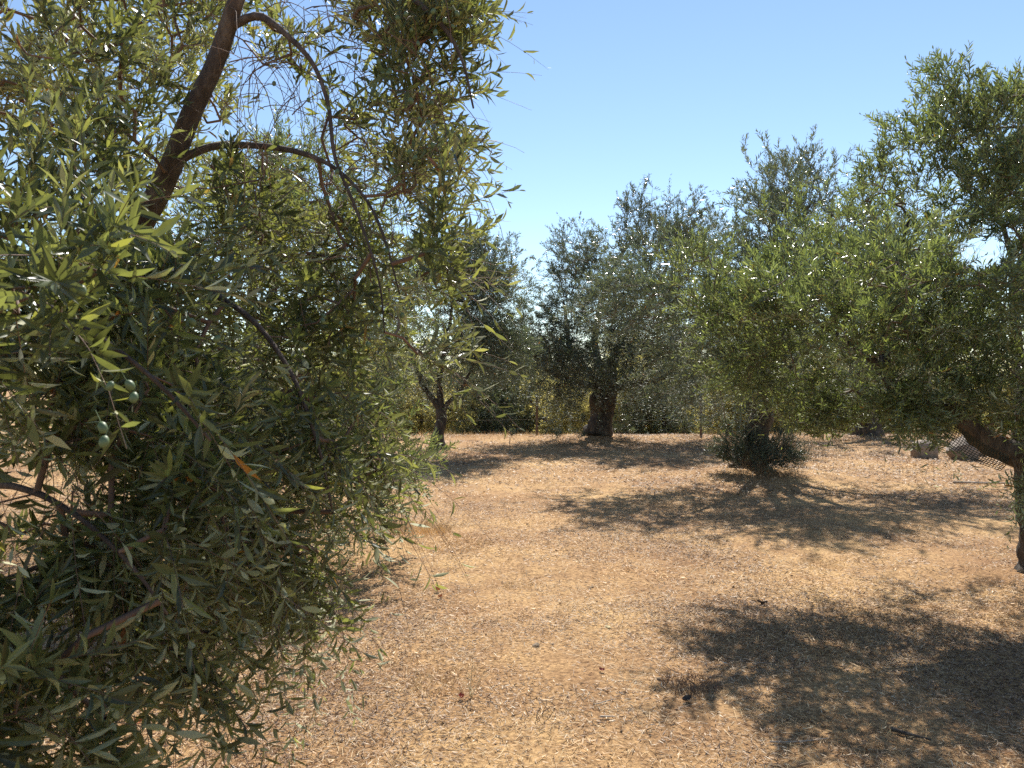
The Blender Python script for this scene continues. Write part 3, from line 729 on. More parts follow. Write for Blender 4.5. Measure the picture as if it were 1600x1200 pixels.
foliage(rt, base, np.vstack(sd), blobs, 51, lod=1, leaf=0.062, pitch=0.022, shoots=3, slen=(0.16, 0.38), mat=M_leaf_lush, singles=300, center=P(1430, 480, 6.3) - (0, 0, 0.4), clump=0.21, thin=thin_right, cull=thin_right, rmax=0.012, dens=0.88)

# ---- middle tree with the dark bush round its foot
bx, by = 3.95, 12.7
base = np.array([bx, by, float(ground_z(bx, by)) - 0.05])
mt = tree_root(base, 'olive tree on a low mound, thick leaning trunk ringed by dark suckers')
fork = P(1188, 640, 12.7)
sd = [limb(mt, base, 'trunk', [base - (0.1, 0, 0), base + (-0.03, 0, 0.25), P(1180, 690, 12.7), P(1190, 655, 12.7), fork], [0.34, 0.24, 0.18, 0.19, 0.15], 61, M_bark, 24, 0.05, 0.10, 0.10)]
for k, (e, r_) in enumerate([(P(1080, 480, 11.6), 0.13), (P(1180, 380, 12.4), 0.15), (P(1300, 330, 12.6), 0.15), (P(1380, 450, 12.8), 0.13), (P(1250, 480, 11.3), 0.12), (P(1150, 520, 14), 0.10)]):
    mid = (fork + e) / 2 + (0, 0, 0.25)
    sd.append(limb(mt, base, 'branch', [fork - (0, 0, 0.1), mid, e], [r_ * 0.8, r_ * 0.45, r_ * 0.2], 62 + k, M_bark, 10, 0.08, 0.1, 0, 0.6))
blobs = [B_(1060, 480, 11.6, 0.7, 0.9, 0.6, 75, 0.2), B_(1180, 400, 12.0, 0.65, 1.0, 0.5, 90, 0.5), B_(1240, 320, 12.4, 0.7, 0.9, 0.5, 90, 0.9), B_(1350, 390, 12.6, 0.9, 1.0, 0.7, 100, 0.6),
         B_(1210, 500, 11.5, 1.3, 1.0, 0.8, 120, 0.2), B_(1380, 500, 12.6, 1.0, 1.2, 0.9, 100, 0.2), B_(1100, 560, 12.0, 0.7, 0.8, 0.55, 65, 0.0), B_(1250, 600, 12.2, 0.9, 1.0, 0.35, 55, -0.1),
         B_(1250, 275, 12.6, 0.35, 0.4, 0.3, 18, 1.2), B_(1220, 280, 12.3, 0.2, 0.3, 0.3, 10, 1.3), B_(1010, 450, 11.8, 0.6, 0.8, 0.6, 60, 0.1), B_(950, 480, 12.8, 0.45, 0.6, 0.5, 30, 0.1), B_(1300, 420, 12.2, 1.2, 1.0, 0.8, 80, 0.3)]
foliage(mt, base, np.vstack(sd), blobs, 71, lod=2, leaf=0.078, pitch=0.028, shoots=3, slen=(0.22, 0.48), mat=M_leaf_far, center=P(1230, 500, 12.4), clump=0.28, widk=1.05, dens=1.6, cull=lambda a, rng: ~((a[:, 2] < 0.9) & (rng.uniform(0, 1, len(a)) < 0.9)))

# ---- old thick-trunked tree at the far side of the clearing
bx, by = 2.27, 20.3
base = np.array([bx, by, float(ground_z(bx, by)) - 0.05])
ct = tree_root(base, 'old olive tree at the far edge, stout fluted grey trunk under a broad dark crown')
fork = P(950, 610, 20.3)
sd = [limb(ct, base, 'trunk', [base, base + (0.02, 0, 0.3), P(940, 650, 20.3), P(945, 625, 20.3), fork], [0.42, 0.33, 0.29, 0.33, 0.27], 81, M_bark, 30, 0.06, 0.12, 0.16)]
for k, (pts_, r_) in enumerate([([fork, P(985, 600, 20), P(1040, 590, 19.6), P(1070, 540, 19.5)], 0.20), ([fork, P(960, 560, 20), P(985, 505, 19.8), P(1010, 480, 19.6), P(1040, 420, 19.6)], 0.26),
                                ([fork, P(920, 580, 20), P(890, 540, 20), P(880, 470, 20)], 0.24), ([fork, P(930, 540, 21), P(950, 440, 21), P(990, 370, 21)], 0.22), ([fork, P(880, 590, 19.5), P(840, 560, 19), P(830, 520, 19)], 0.16)]):
    sd.append(limb(ct, base, 'branch', pts_, list(np.linspace(r_ * 0.6, r_ * 0.15, len(pts_))), 82 + k, M_bark, 12, 0.1, 0.12, 0.05, 0.5))
blobs = [B_(900, 430, 19.8, 0.75, 1.0, 0.75, 75, 0.5), B_(1030, 390, 19.6, 1.3, 1.3, 0.85, 150, 0.6), B_(860, 540, 19.4, 0.95, 1.2, 0.85, 110, 0.1), B_(960, 500, 19.6, 1.4, 1.5, 1.0, 130, 0.2),
         B_(1070, 520, 19.6, 1.0, 1.3, 1.1, 130, 0.1), B_(1000, 580, 19.8, 1.2, 1.2, 0.3, 55, -0.2), B_(870, 600, 19.6, 0.6, 0.9, 0.3, 30, -0.3), B_(1085, 600, 19.8, 0.7, 1.0, 0.5, 50, -0.3),
         B_(930, 560, 18.6, 0.7, 0.5, 0.5, 60, 0.0), B_(870, 520, 18.8, 0.6, 0.5, 0.6, 45, 0.1), B_(1010, 550, 18.6, 0.7, 0.5, 0.5, 55, 0.0), B_(985, 335, 20, 0.3, 0.4, 0.3, 14, 1.0), B_(900, 390, 20, 0.5, 0.5, 0.3, 20, 1.1), B_(1080, 390, 20, 0.8, 0.8, 0.6, 50, 0.6), B_(1160, 470, 21, 1.4, 1.2, 1.2, 70, 0.3)]
foliage(ct, base, np.vstack(sd), blobs, 91, lod=2, leaf=0.095, pitch=0.036, shoots=3, slen=(0.28, 0.6), mat=M_leaf_dark, center=P(980, 500, 20), clump=0.36, r0=0.0026, widk=1.1, dens=1.9)

# ---- slimmer tree with the dark narrow trunk
bx, by = -1.58, 16.4
base = np.array([bx, by, float(ground_z(bx, by)) - 0.05])
at_ = tree_root(base, 'slim olive tree with narrow dark forked trunk standing alone past the near foliage')
fork = P(688, 640, 16.4)
sd = [limb(at_, base, 'trunk', [base, base + (0.0, 0, 0.2), P(686, 675, 16.4), P(689, 655, 16.4), fork], [0.22, 0.15, 0.115, 0.11, 0.10], 101, M_bark, 18, 0.05, 0.14, 0.10)]
for k, (pts_, r_) in enumerate([([fork - (0, 0, 0.15), P(700, 632, 16.4), P(725, 600, 16.4), P(755, 540, 16.5)], 0.10), ([fork, P(685, 600, 16.4), P(700, 520, 16.4), P(710, 440, 16.4)], 0.12), ([fork, P(660, 600, 16.4), P(640, 540, 16.4), P(620, 480, 16.6)], 0.11)]):
    sd.append(limb(at_, base, 'branch', pts_, list(np.linspace(r_ * 0.7, r_ * 0.15, len(pts_))), 102 + k, M_bark, 10, 0.1, 0.12, 0, 0.5))
blobs = [B_(720, 450, 16.4, 0.85, 1.0, 0.75, 95, 0.5), B_(755, 530, 16.4, 0.7, 0.9, 0.6, 70, 0.2), B_(640, 480, 16.5, 0.9, 1.0, 0.9, 70, 0.3), B_(700, 560, 16.4, 1.2, 1.1, 0.4, 60, -0.1),
         B_(720, 400, 16.5, 0.35, 0.4, 0.25, 14, 1.0), B_(600, 550, 16.6, 0.8, 0.9, 0.7, 35, 0.0), B_(800, 540, 16.8, 0.35, 0.5, 0.45, 30, 0.3), B_(760, 450, 16.4, 0.6, 0.7, 0.6, 70, 0.6), B_(740, 400, 16.4, 0.45, 0.5, 0.35, 34, 0.8), B_(780, 510, 16.2, 0.5, 0.6, 0.5, 45, 0.3)]
foliage(at_, base, np.vstack(sd), blobs, 111, lod=2, leaf=0.088, pitch=0.033, shoots=3, slen=(0.25, 0.5), mat=M_leaf_far, center=P(690, 520, 16.4), clump=0.3, r0=0.0024, dens=2.4)

# ---- dark-trunked tree behind the right-hand one
bx, by = 9.9, 21.5
base = np.array([bx, by, float(ground_z(bx, by)) - 0.1])
dt = tree_root(base, 'olive tree with black-looking trunk, half hidden behind the long low limb')
fork = P(1352, 600, 21.5)
sd = [limb(dt, base, 'trunk', [base, base + (0.05, 0, 0.4), P(1350, 640, 21.5), fork], [0.5, 0.34, 0.28, 0.24], 121, M_bark, 16, 0.08, 0.12, 0.12)]
for k, e in enumerate([P(1280, 520, 21), P(1352, 450, 21.5), P(1430, 500, 22)]):
    sd.append(limb(dt, base, 'branch', [fork - (0, 0, 0.1), (fork + e) / 2 + (0, 0, 0.3), e], [0.18, 0.12, 0.04], 122 + k, M_bark, 8, 0.12, 0.1, 0, 0.4))
blobs = [B_(1350, 480, 21.5, 2.0, 1.8, 1.3, 120, 0.4), B_(1270, 560, 21, 1.3, 1.4, 0.8, 60, 0.1), B_(1440, 560, 22, 1.5, 1.5, 0.8, 70, 0.1), B_(1350, 590, 20.4, 1.3, 0.9, 0.4, 40, -0.1)]
foliage(dt, base, np.vstack(sd), blobs, 131, lod=2, leaf=0.105, pitch=0.04, shoots=3, slen=(0.3, 0.6), mat=M_leaf_far, center=P(1350, 530, 21.5), clump=0.4, r0=0.003, dens=1.6)

# ---- low olives beyond the brow of the field: three built, the others copied
def low_tree(seed, h, label):
    root = tree_root((0, 0, 0), label, 'low olive trees beyond the brow')
    rr_ = np.random.default_rng(seed)
    fk = np.array([0.1, 0, 0.55])
    s_ = [limb(root, (0, 0, 0), 'trunk', [np.array([0, 0, -0.3]), np.array([0.03, 0, 0.2]), fk], [0.2, 0.14, 0.12], seed, M_bark, 10, 0.1, 0.12, 0.1)]
    for q in range(4):
        a_ = q * 1.57 + rr_.uniform(0, 0.6); e = np.array([math.cos(a_) * 1.0, math.sin(a_) * 1.0, h * 0.62])
        s_.append(limb(root, (0, 0, 0), 'branch', [fk - (0, 0, 0.05), (fk + e) / 2 + (0, 0, 0.05), e], [0.08, 0.05, 0.02], seed + q, M_bark, 6, 0.15, 0.1, 0, 0.3))
    bl = [((0.3, -1.1, h * 0.16), (1.3, 0.6, h * 0.16), 50, 0.2), ((-0.4, 0.3, h * 0.15), (1.5, 1.2, h * 0.15), 45, 0.2), ((0, 0, h * 0.62), (1.3, 1.3, h * 0.32), 75, 0.4), ((0.9, 0.2, h * 0.42), (0.9, 1.0, h * 0.32), 45, 0.0), ((-0.9, -0.2, h * 0.42), (0.9, 1.0, h * 0.32), 45, 0.0), ((0, -0.9, h * 0.33), (1.2, 0.6, h * 0.28), 45, -0.2),
          ((0.2, 0.1, h * 0.85), (0.7, 0.7, h * 0.14), 18, 1.0)]
    g0 = globals()['ground_z']; globals()['ground_z'] = lambda x, y: np.zeros(np.shape(x)) - 0.05
    foliage(root, (0, 0, 0), np.vstack(s_), [(np.array(c), r, n, u) for c, r, n, u in bl], seed, lod=2, leaf=0.12, pitch=0.042, shoots=3, slen=(0.28, 0.55), mat=[M_leaf_scrub, M_leaf_far, M_leaf_scrub][seed % 3], center=(0, 0, 1), clump=0.28, r0=0.003, widk=1.1, dens=1.6)
    globals()['ground_z'] = g0
    return root
def copy_tree(o):
    r = o.copy(); C.objects.link(r)
    for ch in list(o.children):
        c = ch.copy(); C.objects.link(c); c.parent = r; c.matrix_parent_inverse = ch.matrix_parent_inverse
    return r
protos = [low_tree(201, 2.6, ''), low_tree(211, 2.5, ''), low_tree(221, 2.8, '')]
row = [  # x, y, proto, scale, turn, label
    (-3.0, 24.6, 0, 1.00, 0.3, 'low bushy olive tree behind the slim forked trunk, left of it'),
    (-0.9, 25.2, 1, 0.95, 1.3, 'low olive bush-tree between the slim trunk and the fence post'),
    (1.0, 24.6, 2, 0.85, 2.1, 'low yellow-green olive tree just behind the thin fence post'),
    (3.6, 25.6, 0, 0.95, 3.3, 'low feathery olive tree just right of the stout fluted trunk'),
    (4.9, 24.4, 1, 0.80, 4.0, 'small sunlit olive with a bare forked stem right of the stout trunk'),
    (7.2, 25.2, 2, 1.00, 0.9, 'low dark olive tree behind the dark bush on the mound'),
    (9.0, 26.4, 0, 1.05, 5.1, 'low pale olive tree showing past the mound tree, under its crown'),
    (12.0, 25.4, 1, 1.05, 2.7, 'low olive tree behind the long low limb, near the pale rocks'),
    (14.6, 26.0, 2, 1.10, 1.9, 'low olive tree above the pale rocks under the netted limb'),
    (17.5, 25.2, 0, 1.15, 4.4, 'last low olive tree at the far right of the row, behind the big trunk'),
    (-5.6, 25.0, 2, 1.05, 5.5, 'low olive tree seen through the near foliage, beside the far slope'),
    (-8.6, 24.4, 1, 1.10, 0.2, 'low olive tree glimpsed left through the gap in the near twigs'),
    (-12.0, 25.2, 0, 1.15, 1.1, 'low olive tree at the far left of the row beyond the brow'),
    (-6.5, 31.5, 1, 1.6, 5.2, 'olive tree lower down the slope, far behind the near foliage'),
    (10.5, 31.5, 1, 1.6, 2.2, 'olive tree lower down the slope, behind the mound tree and its right-hand neighbour'),
    (2.2, 30.0, 1, 1.35, 3.9, 'olive tree lower down the slope, behind the crown of the old tree'),
    (6.0, 31.0, 0, 1.5, 0.6, 'olive tree lower down the slope, between the old tree and the mound tree'),
    (-4.4, 27.5, 0, 1.25, 2.2, 'low olive tree in the second rank, between the slim tree and the near foliage'),
    (0.2, 27.4, 1, 1.2, 4.6, 'low olive tree in the second rank, behind the fence post'),
    (4.4, 28.0, 2, 1.25, 1.7, 'low olive tree in the second rank, right of the old tree'),
    (8.3, 28.4, 0, 1.2, 3.0, 'low olive tree in the second rank, behind the mound tree'),
    (13.0, 28.4, 2, 1.3, 0.5, 'low olive tree in the second rank, behind the black-looking trunk'),
    (-2.0, 31.0, 2, 1.4, 2.9, 'olive tree lower down the slope, behind the slim tree'),
]
used = set()
for (x, y, p, s, a, lab) in row:
    o = protos[p] if p not in used else copy_tree(protos[p]); used.add(p)
    o.location = (x, y, float(ground_z(x, y)) - 0.03); o.rotation_euler = (0, 0, a); o.scale = (s, s, s); o['label'] = lab

# ================================================================== shrubs and weeds
def shrub(x, y, label, blobs, n_stems, leaf, seed, mat, name='shrub', cat='shrub', slen=(0.12, 0.25), lod=2, pitch=0.02, smat=None, shoots=2, clump=0.1, r0=0.0016):
    z = float(ground_z(x, y)); root = tag(empty(name, (x, y, z)), label, cat)
    rg = np.random.default_rng(seed)
    seeds_ = []; P0 = []; P1 = []
    for q in range(n_stems):
        c, rr_, _, _ = blobs[q % len(blobs)]
        e = np.array([x, y, z]) + np.array(c) + rg.normal(0, 0.5, 3) * np.array(rr_); b0 = np.array([x, y, z]) + np.array([c[0] * 0.5, c[1] * 0.5, 0]) + rg.normal(0, 0.05, 3) * (1, 1, 0)
        ts = np.linspace(0, 1, 5)[:, None]; pp = b0 + (e - b0) * ts + np.sin(ts * 3.14) * rg.normal(0, 0.03, 3)
        P0.append(pp[:-1]); P1.append(pp[1:]); seeds_.append(pp)
    P0 = np.vstack(P0); P1 = np.vstack(P1)
    V_, F_ = segs_mesh(P0, P1, np.full(len(P0), r0 * 2.2), np.full(len(P0), r0 * 1.7), 4)
    st_ = mesh_np('stems', V_ - (x, y, z), F_, 4, smat or M_twig, parent=root); st_['kind'] = 'stuff'
    foliage(root, (x, y, z), np.vstack(seeds_), [(np.array(c) + (x, y, z), r, n, u) for c, r, n, u in blobs], seed, lod=lod, leaf=leaf, pitch=pitch, shoots=shoots, slen=slen, mat=mat, clump=clump, r0=r0,
            center=(x, y, z - 0.3), upl=0.3)
    root.children[-1].name = 'foliage'
    return root
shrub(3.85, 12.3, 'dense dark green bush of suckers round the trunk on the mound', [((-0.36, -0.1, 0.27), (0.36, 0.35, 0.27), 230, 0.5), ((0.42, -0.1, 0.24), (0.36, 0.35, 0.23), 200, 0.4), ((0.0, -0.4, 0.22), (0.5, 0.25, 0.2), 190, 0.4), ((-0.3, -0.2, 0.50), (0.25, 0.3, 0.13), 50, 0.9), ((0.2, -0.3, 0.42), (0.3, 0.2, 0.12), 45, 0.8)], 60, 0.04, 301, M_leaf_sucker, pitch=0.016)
shrub(2.75, 19.8, 'grey-green bush at the right foot of the stout fluted trunk', [((0, 0, 0.35), (0.28, 0.3, 0.35), 60, 1.0), ((0.1, 0, 0.15), (0.3, 0.3, 0.15), 30, 0.6)], 16, 0.06, 302, M_leaf_far, pitch=0.03)
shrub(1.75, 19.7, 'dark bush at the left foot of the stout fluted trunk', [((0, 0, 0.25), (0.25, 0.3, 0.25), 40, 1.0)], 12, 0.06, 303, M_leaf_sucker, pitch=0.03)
shrub(1.15, 18.6, 'low pale-leaved weed clump in front of the fence post', [((0, 0, 0.16), (0.35, 0.3, 0.14), 30, 0.9), ((0.35, 0, 0.1), (0.25, 0.3, 0.1), 16, 0.7)], 14, 0.07, 304, M_leaf_far, name='weed', cat='weed', pitch=0.035)
shrub(-0.05, 16.2, 'spindly young sapling standing alone on the open ground', [((0, 0, 0.28), (0.07, 0.07, 0.2), 9, 1.0)], 3, 0.045, 305, M_leaf_far, name='sapling', cat='sapling', pitch=0.03, clump=0.04)
shrub(-1.12, 8.15, 'upright yellow-leaved shoots beside a tuft of dry grass', [((-0.1, 0, 0.42), (0.1, 0.1, 0.16), 14, 1.2), ((0.04, 0, 0.42), (0.07, 0.08, 0.14), 10, 1.3), ((-0.2, 0, 0.45), (0.1, 0.1, 0.15), 12, 1.2)], 9, 0.045, 306, M_leaf_lush, name='sapling', cat='sapling', pitch=0.028, clump=0.05, lod=1)
shrub(0.07, 3.55, 'tiny green weed with thin bare stalks on the bare path', [((0, 0, 0.03), (0.05, 0.04, 0.02), 5, 0.8), ((0.05, 0, 0.08), (0.03, 0.02, 0.03), 2, 1.0)], 5, 0.02, 307, M_leaf_lush, name='weed', cat='weed', slen=(0.03, 0.07), pitch=0.012, clump=0.02, lod=1, r0=0.0009)
shrub(5.05, 9.9, 'small green weed in the shade under the netted limb', [((0, 0, 0.06), (0.1, 0.1, 0.05), 8, 0.8)], 4, 0.03, 308, M_leaf_lush, name='weed', cat='weed', slen=(0.05, 0.1), pitch=0.02, clump=0.04)

# ================================================================== litter on the floor
rng = np.random.default_rng(77)
def litter(n, y0, y1, lmin, lmax, wid, lod, tilt, dense_only=True, pw=1.0, lift=0.012):
    u = rng.uniform(0, 1, n * 3); y = np.sqrt(y0 ** 2 + u * (y1 ** 2 - y0 ** 2))
    x = rng.uniform(-0.86, 0.86, n * 3) * (y + 0.6)
    dn = fbm(x * 0.8 + 20, y * 0.8, 41, 4) * 0.8 + fbm(x * 4, y * 4, 43, 3) * 0.4
    # deeper litter at the near left and on the right, thinner along the walked middle
    path = np.exp(-((x - 0.10 - 0.03 * (y - 4)) / (0.13 * y + 0.25)) ** 2)
    p = np.clip((dn - 0.36) * 3.6, 0.10, 1) * (1 - 0.5 * path)
    k = rng.uniform(0, 1, n * 3) < p
    x, y, dn = x[k][:n], y[k][:n], dn[k][:n]; n = len(x)
    pos = np.stack([x, y, ground_z(x, y) + rng.uniform(0.001, lift, n)], 1)
    a = rng.uniform(0, 6.2832, n)
    D = np.stack([np.cos(a), np.sin(a), rng.normal(0, tilt, n)], 1)
    Nn = np.stack([rng.normal(0, tilt * 1.6, n), rng.normal(0, tilt * 1.6, n), np.where(rng.uniform(0, 1, n) < 0.5, 1.0, -1.0)], 1)
    ll = rng.uniform(lmin, lmax, n)
    V_, F_, nv = leaves_mesh(pos, D, Nn, ll, rng.uniform(0.6, 1.3, n) * wid, lod)
    t = np.clip(rng.beta(1.5, 1.5, n) * 0.95 + (0.60 - dn) * 0.5 + (path[k][:n] * 0.1 if len(path) == len(k) else 0), 0, 1)
    # no leaf dips below the earth
    gz = ground_z(V_[:, 0], V_[:, 1]); V_[:, 2] = np.maximum(V_[:, 2], gz + 0.0015)
    return V_, F_, np.repeat(t, nv)
parts = [litter(150000, 2.2, 5.5, 0.010, 0.042, 0.5, 2, 0.38, lift=0.016), litter(150000, 5.5, 10, 0.015, 0.045, 0.55, 2, 0.4, lift=0.018), litter(120000, 10, 22.5, 0.035, 0.08, 0.75, 2, 0.36, lift=0.025)]
Vs, Fs, Ts = [], [], []; off = 0
for V_, F_, t_ in parts:
    Vs.append(V_); Fs.append(F_ + off); Ts.append(t_); off += len(V_)
tag(mesh_np('leaf_litter', np.vstack(Vs), np.vstack(Fs), 3, M_litter, tint=np.concatenate(Ts)), 'dry fallen olive leaves scattered over the ground', kind='stuff')

# thin straw and stubble
def straw(n, y0, y1, lmin, lmax, wd):
    u = rng.uniform(0, 1, n); y = np.sqrt(y0 ** 2 + u * (y1 ** 2 - y0 ** 2)); x = rng.uniform(-0.86, 0.86, n) * (y + 0.6)
    dn = fbm(x * 1.3 + 50, y * 1.3, 61, 4); k = dn > 0.40; x, y = x[k], y[k]; n = len(x)
    a = rng.uniform(0, 6.2832, n); el = np.abs(rng.normal(0, 0.28, n)); l = rng.uniform(lmin, lmax, n)
    P0 = np.stack([x, y, ground_z(x, y) + 0.004], 1); D = np.stack([np.cos(a) * np.cos(el), np.sin(a) * np.cos(el), np.sin(el)], 1)
    mid = P0 + D * (l * 0.5)[:, None]; P1 = P0 + D * l[:, None]; P1[:, 2] = np.maximum(P1[:, 2] - l * 0.12, ground_z(P1[:, 0], P1[:, 1]) + 0.003)
    S_ = np.stack([-np.sin(a), np.cos(a), rng.normal(0, 0.4, n)], 1) * (wd * rng.uniform(0.6, 1.3, n))[:, None]
    V_ = np.stack([P0 - S_, P0 + S_, mid + S_, P1, mid - S_], 1).reshape(-1, 3)
    b = (np.arange(n) * 5)[:, None, None]; F_ = (b + np.array([[0, 1, 2], [0, 2, 4], [4, 2, 3]])[None]).reshape(-1, 3)
    return V_, F_, np.repeat(rng.uniform(0, 1, n), 5)
parts = [straw(26000, 2.2, 6, 0.03, 0.11, 0.0009), straw(26000, 6, 14, 0.05, 0.14, 0.0016)]
Vs, Fs, Ts = [], [], []; off = 0
for V_, F_, t_ in parts:
    Vs.append(V_); Fs.append(F_ + off); Ts.append(t_); off += len(V_)
tag(mesh_np('straw', np.vstack(Vs), np.vstack(Fs), 3, M_straw, tint=np.concatenate(Ts)), 'thin dry straw and stubble lying over the earth', kind='stuff')

# dry grass standing along the brow of the clearing
rng = np.random.default_rng(88)
n = 9000; y = rng.normal(21.3, 0.9, n); x = rng.uniform(-16, 20, n); kq = fbm(x * 0.6, y * 0.6, 71, 3) > 0.43; x, y = x[kq], y[kq]; n = len(x)
P0 = np.stack([x, y, ground_z(x, y) - 0.01], 1); l = rng.uniform(0.04, 0.36, n) * (0.2 + 1.3 * fbm(x * 0.9, y, 72, 2) ** 1.5); d = norm(np.stack([rng.normal(0, 0.35, n), rng.normal(0, 0.35, n), np.ones(n)], 1))
S_ = np.stack([np.ones(n), np.zeros(n), np.zeros(n)], 1) * 0.004
V_ = np.stack([P0 - S_, P0 + S_, P0 + d * l[:, None]], 1).reshape(-1, 3)
tag(mesh_np('dry_grass', V_, np.arange(3 * n).reshape(-1, 3), 3, M_straw, tint=np.repeat(rng.uniform(0.4, 1.0, n), 3)), 'dry grass standing along the far brow of the clearing', kind='stuff')

# low upright stubble in patches, and crumbs of earth
n = 30000; u = rng.uniform(0, 1, n); y = np.sqrt(2.2 ** 2 + u * (15 ** 2 - 2.2 ** 2)); x = rng.uniform(-0.86, 0.86, n) * (y + 0.6)
kq = fbm(x * 0.7 + 9, y * 0.7, 91, 3) * 0.75 + fbm(x * 3.1, y * 3.1, 92, 2) * 0.35 > 0.575; x, y = x[kq], y[kq]; n = len(x)
P0 = np.stack([x, y, ground_z(x, y) - 0.004], 1); l = rng.uniform(0.015, 0.07, n); d = norm(np.stack([rng.normal(0, 0.7, n), rng.normal(0, 0.7, n), np.ones(n)], 1))
a_ = rng.uniform(0, 6.28, n); S_ = np.stack([np.cos(a_), np.sin(a_), 0 * a_], 1) * (0.0008 + 0.00012 * y)[:, None]
V_ = np.stack([P0 - S_, P0 + S_, P0 + d * l[:, None]], 1).reshape(-1, 3)
tag(mesh_np('stubble', V_, np.arange(3 * n).reshape(-1, 3), 3, M_straw, tint=np.repeat(rng.uniform(0, 1, n), 3)), 'low dry stubble growing in patches over the bare earth', kind='stuff')
n = 5000; u = rng.uniform(0, 1, n); y = np.sqrt(2.2 ** 2 + u * (14 ** 2 - 2.2 ** 2)); x = rng.uniform(-0.86, 0.86, n) * (y + 0.6)
O_ = np.array([(1, 0, 0), (0, 1, 0), (-1, 0, 0), (0, -1, 0), (0, 0, 0.8), (0, 0, -0.6)], float)
FO = np.array([(0, 1, 4), (1, 2, 4), (2, 3, 4), (3, 0, 4), (1, 0, 5), (2, 1, 5), (3, 2, 5), (0, 3, 5)])
sz = 0.002 + 0.009 * rng.uniform(0, 1, n) ** 4
V_ = (O_[None] * rng.uniform(0.6, 1.3, (n, 6, 1))) * sz[:, None, None] + np.stack([x, y, ground_z(x, y) + sz * 0.3], 1)[:, None]
F_ = (np.arange(n) * 6)[:, None, None] + FO[None]
M_crumb = tint_material('earth_crumb', [(0, (0.10, 0.06, 0.04)), (0.6, (0.26, 0.15, 0.08)), (1, (0.36, 0.25, 0.15))], 0.95, 0, False)
tag(mesh_np('earth_crumbs', V_.reshape(-1, 3), F_.reshape(-1, 3), 3, M_crumb, tint=np.repeat(rng.uniform(0, 1, n), 6)), 'small clods and crumbs of earth', kind='stuff')

# tufts of dry grass: each a thing
def tuft(x, y, label, n, r, h, seed, name='dry_grass_tuft', mat=None, wd=0.0012):
    rg = np.random.default_rng(seed); z = float(ground_z(x, y))
    a = rg.uniform(0, 6.28, n); rr_ = r * np.sqrt(rg.uniform(0, 1, n))
    P0 = np.stack([rr_ * np.cos(a), rr_ * np.sin(a), np.zeros(n)], 1)
    P0[:, 2] = ground_z(x + P0[:, 0], y + P0[:, 1]) - z - 0.005
    l = h * rg.uniform(0.35, 1.1, n)
    d = norm(np.stack([rg.normal(0, 0.45, n), rg.normal(0, 0.45, n), np.ones(n)], 1)); bd = rg.normal(0, 0.5, (n, 3)); bd[:, 2] = -0.6
    ts = [0, 0.4, 0.75, 1]; C_ = [P0 + d * (l * t)[:, None] + bd * ((l * t) ** 2)[:, None] * 2.2 for t in ts]
    sd_ = norm(np.cross(d, rg.normal(0, 1, (n, 3)))) * wd
    V_ = np.stack([C_[0] - sd_, C_[0] + sd_, C_[1] + sd_ * 0.9, C_[1] - sd_ * 0.9, C_[2] + sd_ * 0.6, C_[2] - sd_ * 0.6, C_[3]], 1).reshape(-1, 3)
    b = (np.arange(n) * 7)[:, None, None]; F_ = (b + np.array([[0, 1, 2], [0, 2, 3], [3, 2, 4], [3, 4, 5], [5, 4, 6]])[None]).reshape(-1, 3)
    o = mesh_np(name, V_, F_, 3, mat or M_straw, tint=np.repeat(rg.uniform(0.2, 0.9, n), 7)); o.location = (x, y, z)
    return tag(o, label, 'grass tuft')
tuft(-0.95, 8.05, 'orange-tan tuft of fine dry grass right of the upright yellow-leaved shoots', 800, 0.34, 0.16, 401, wd=0.0016)
tuft(-0.62, 7.4, 'flat golden mat of dry grass on the path edge near the shoots', 1100, 0.45, 0.04, 402, wd=0.0016)
tuft(-0.34, 4.0, 'wispy pale dry grass tuft in the nearest part of the path', 260, 0.20, 0.08, 403)
tuft(0.05, 5.9, 'small golden tuft of dry grass beyond the brown stone', 160, 0.12, 0.05, 404)
tuft(-1.25, 3.85, 'greenish flattened tuft of grass near the lowest hanging leaves', 220, 0.13, 0.05, 405, mat=M_shoot)
tuft(0.92, 3.95, 'reddish-brown matted tuft at the near edge of the right-hand shade', 500, 0.16, 0.07, 406, mat=M_twig_red)
tuft(2.65, 6.6, 'yellow tuft of dry grass in sun near the right-hand trunk', 260, 0.2, 0.05, 407)

# branched pale dry weed stems
def dead_weed(x, y, label, seed, h, col, nst=6):
    rg = np.random.default_rng(seed); z = float(ground_z(x, y)); P0 = []; P1 = []; R = []
    for q in range(nst):
        p = np.zeros(3); d = norm(np.array([rg.normal(0, 0.5), rg.normal(0, 0.4), 1.0])); r_ = 0.0022
        for s_ in range(5):
            q2 = p + d * h / 5; P0.append(p); P1.append(q2); R.append(r_)
            if s_ > 1:
                bd = norm(d + rg.normal(0, 0.6, 3)); P0.append(q2); P1.append(q2 + bd * h * 0.18); R.append(r_ * 0.5)
            p = q2; d = norm(d + rg.normal(0, 0.25, 3)); r_ *= 0.8
    R = np.array(R); V_, F_ = segs_mesh(np.array(P0), np.array(P1), R, R * 0.8, 4)
    o = mesh_np('dead_weed', V_, F_, 4, col); o.location = (x, y, z)
    return tag(o, label, 'weed')
M_pale = plain_material('pale_stem', (0.58, 0.47, 0.27), 0.7, 0.2)
dead_weed(-0.20, 3.78, 'pale branching dead weed stalk standing in wispy grass', 421, 0.17, M_pale)
dead_weed(0.14, 3.6, 'thin dark bare twig weed leaning up beside the tiny green weed', 422, 0.14, M_twig_red, 2)
dead_weed(3.35, 4.4, 'pale upright dead stalk in the dappled right-hand shade', 423, 0.12, M_pale, 3)

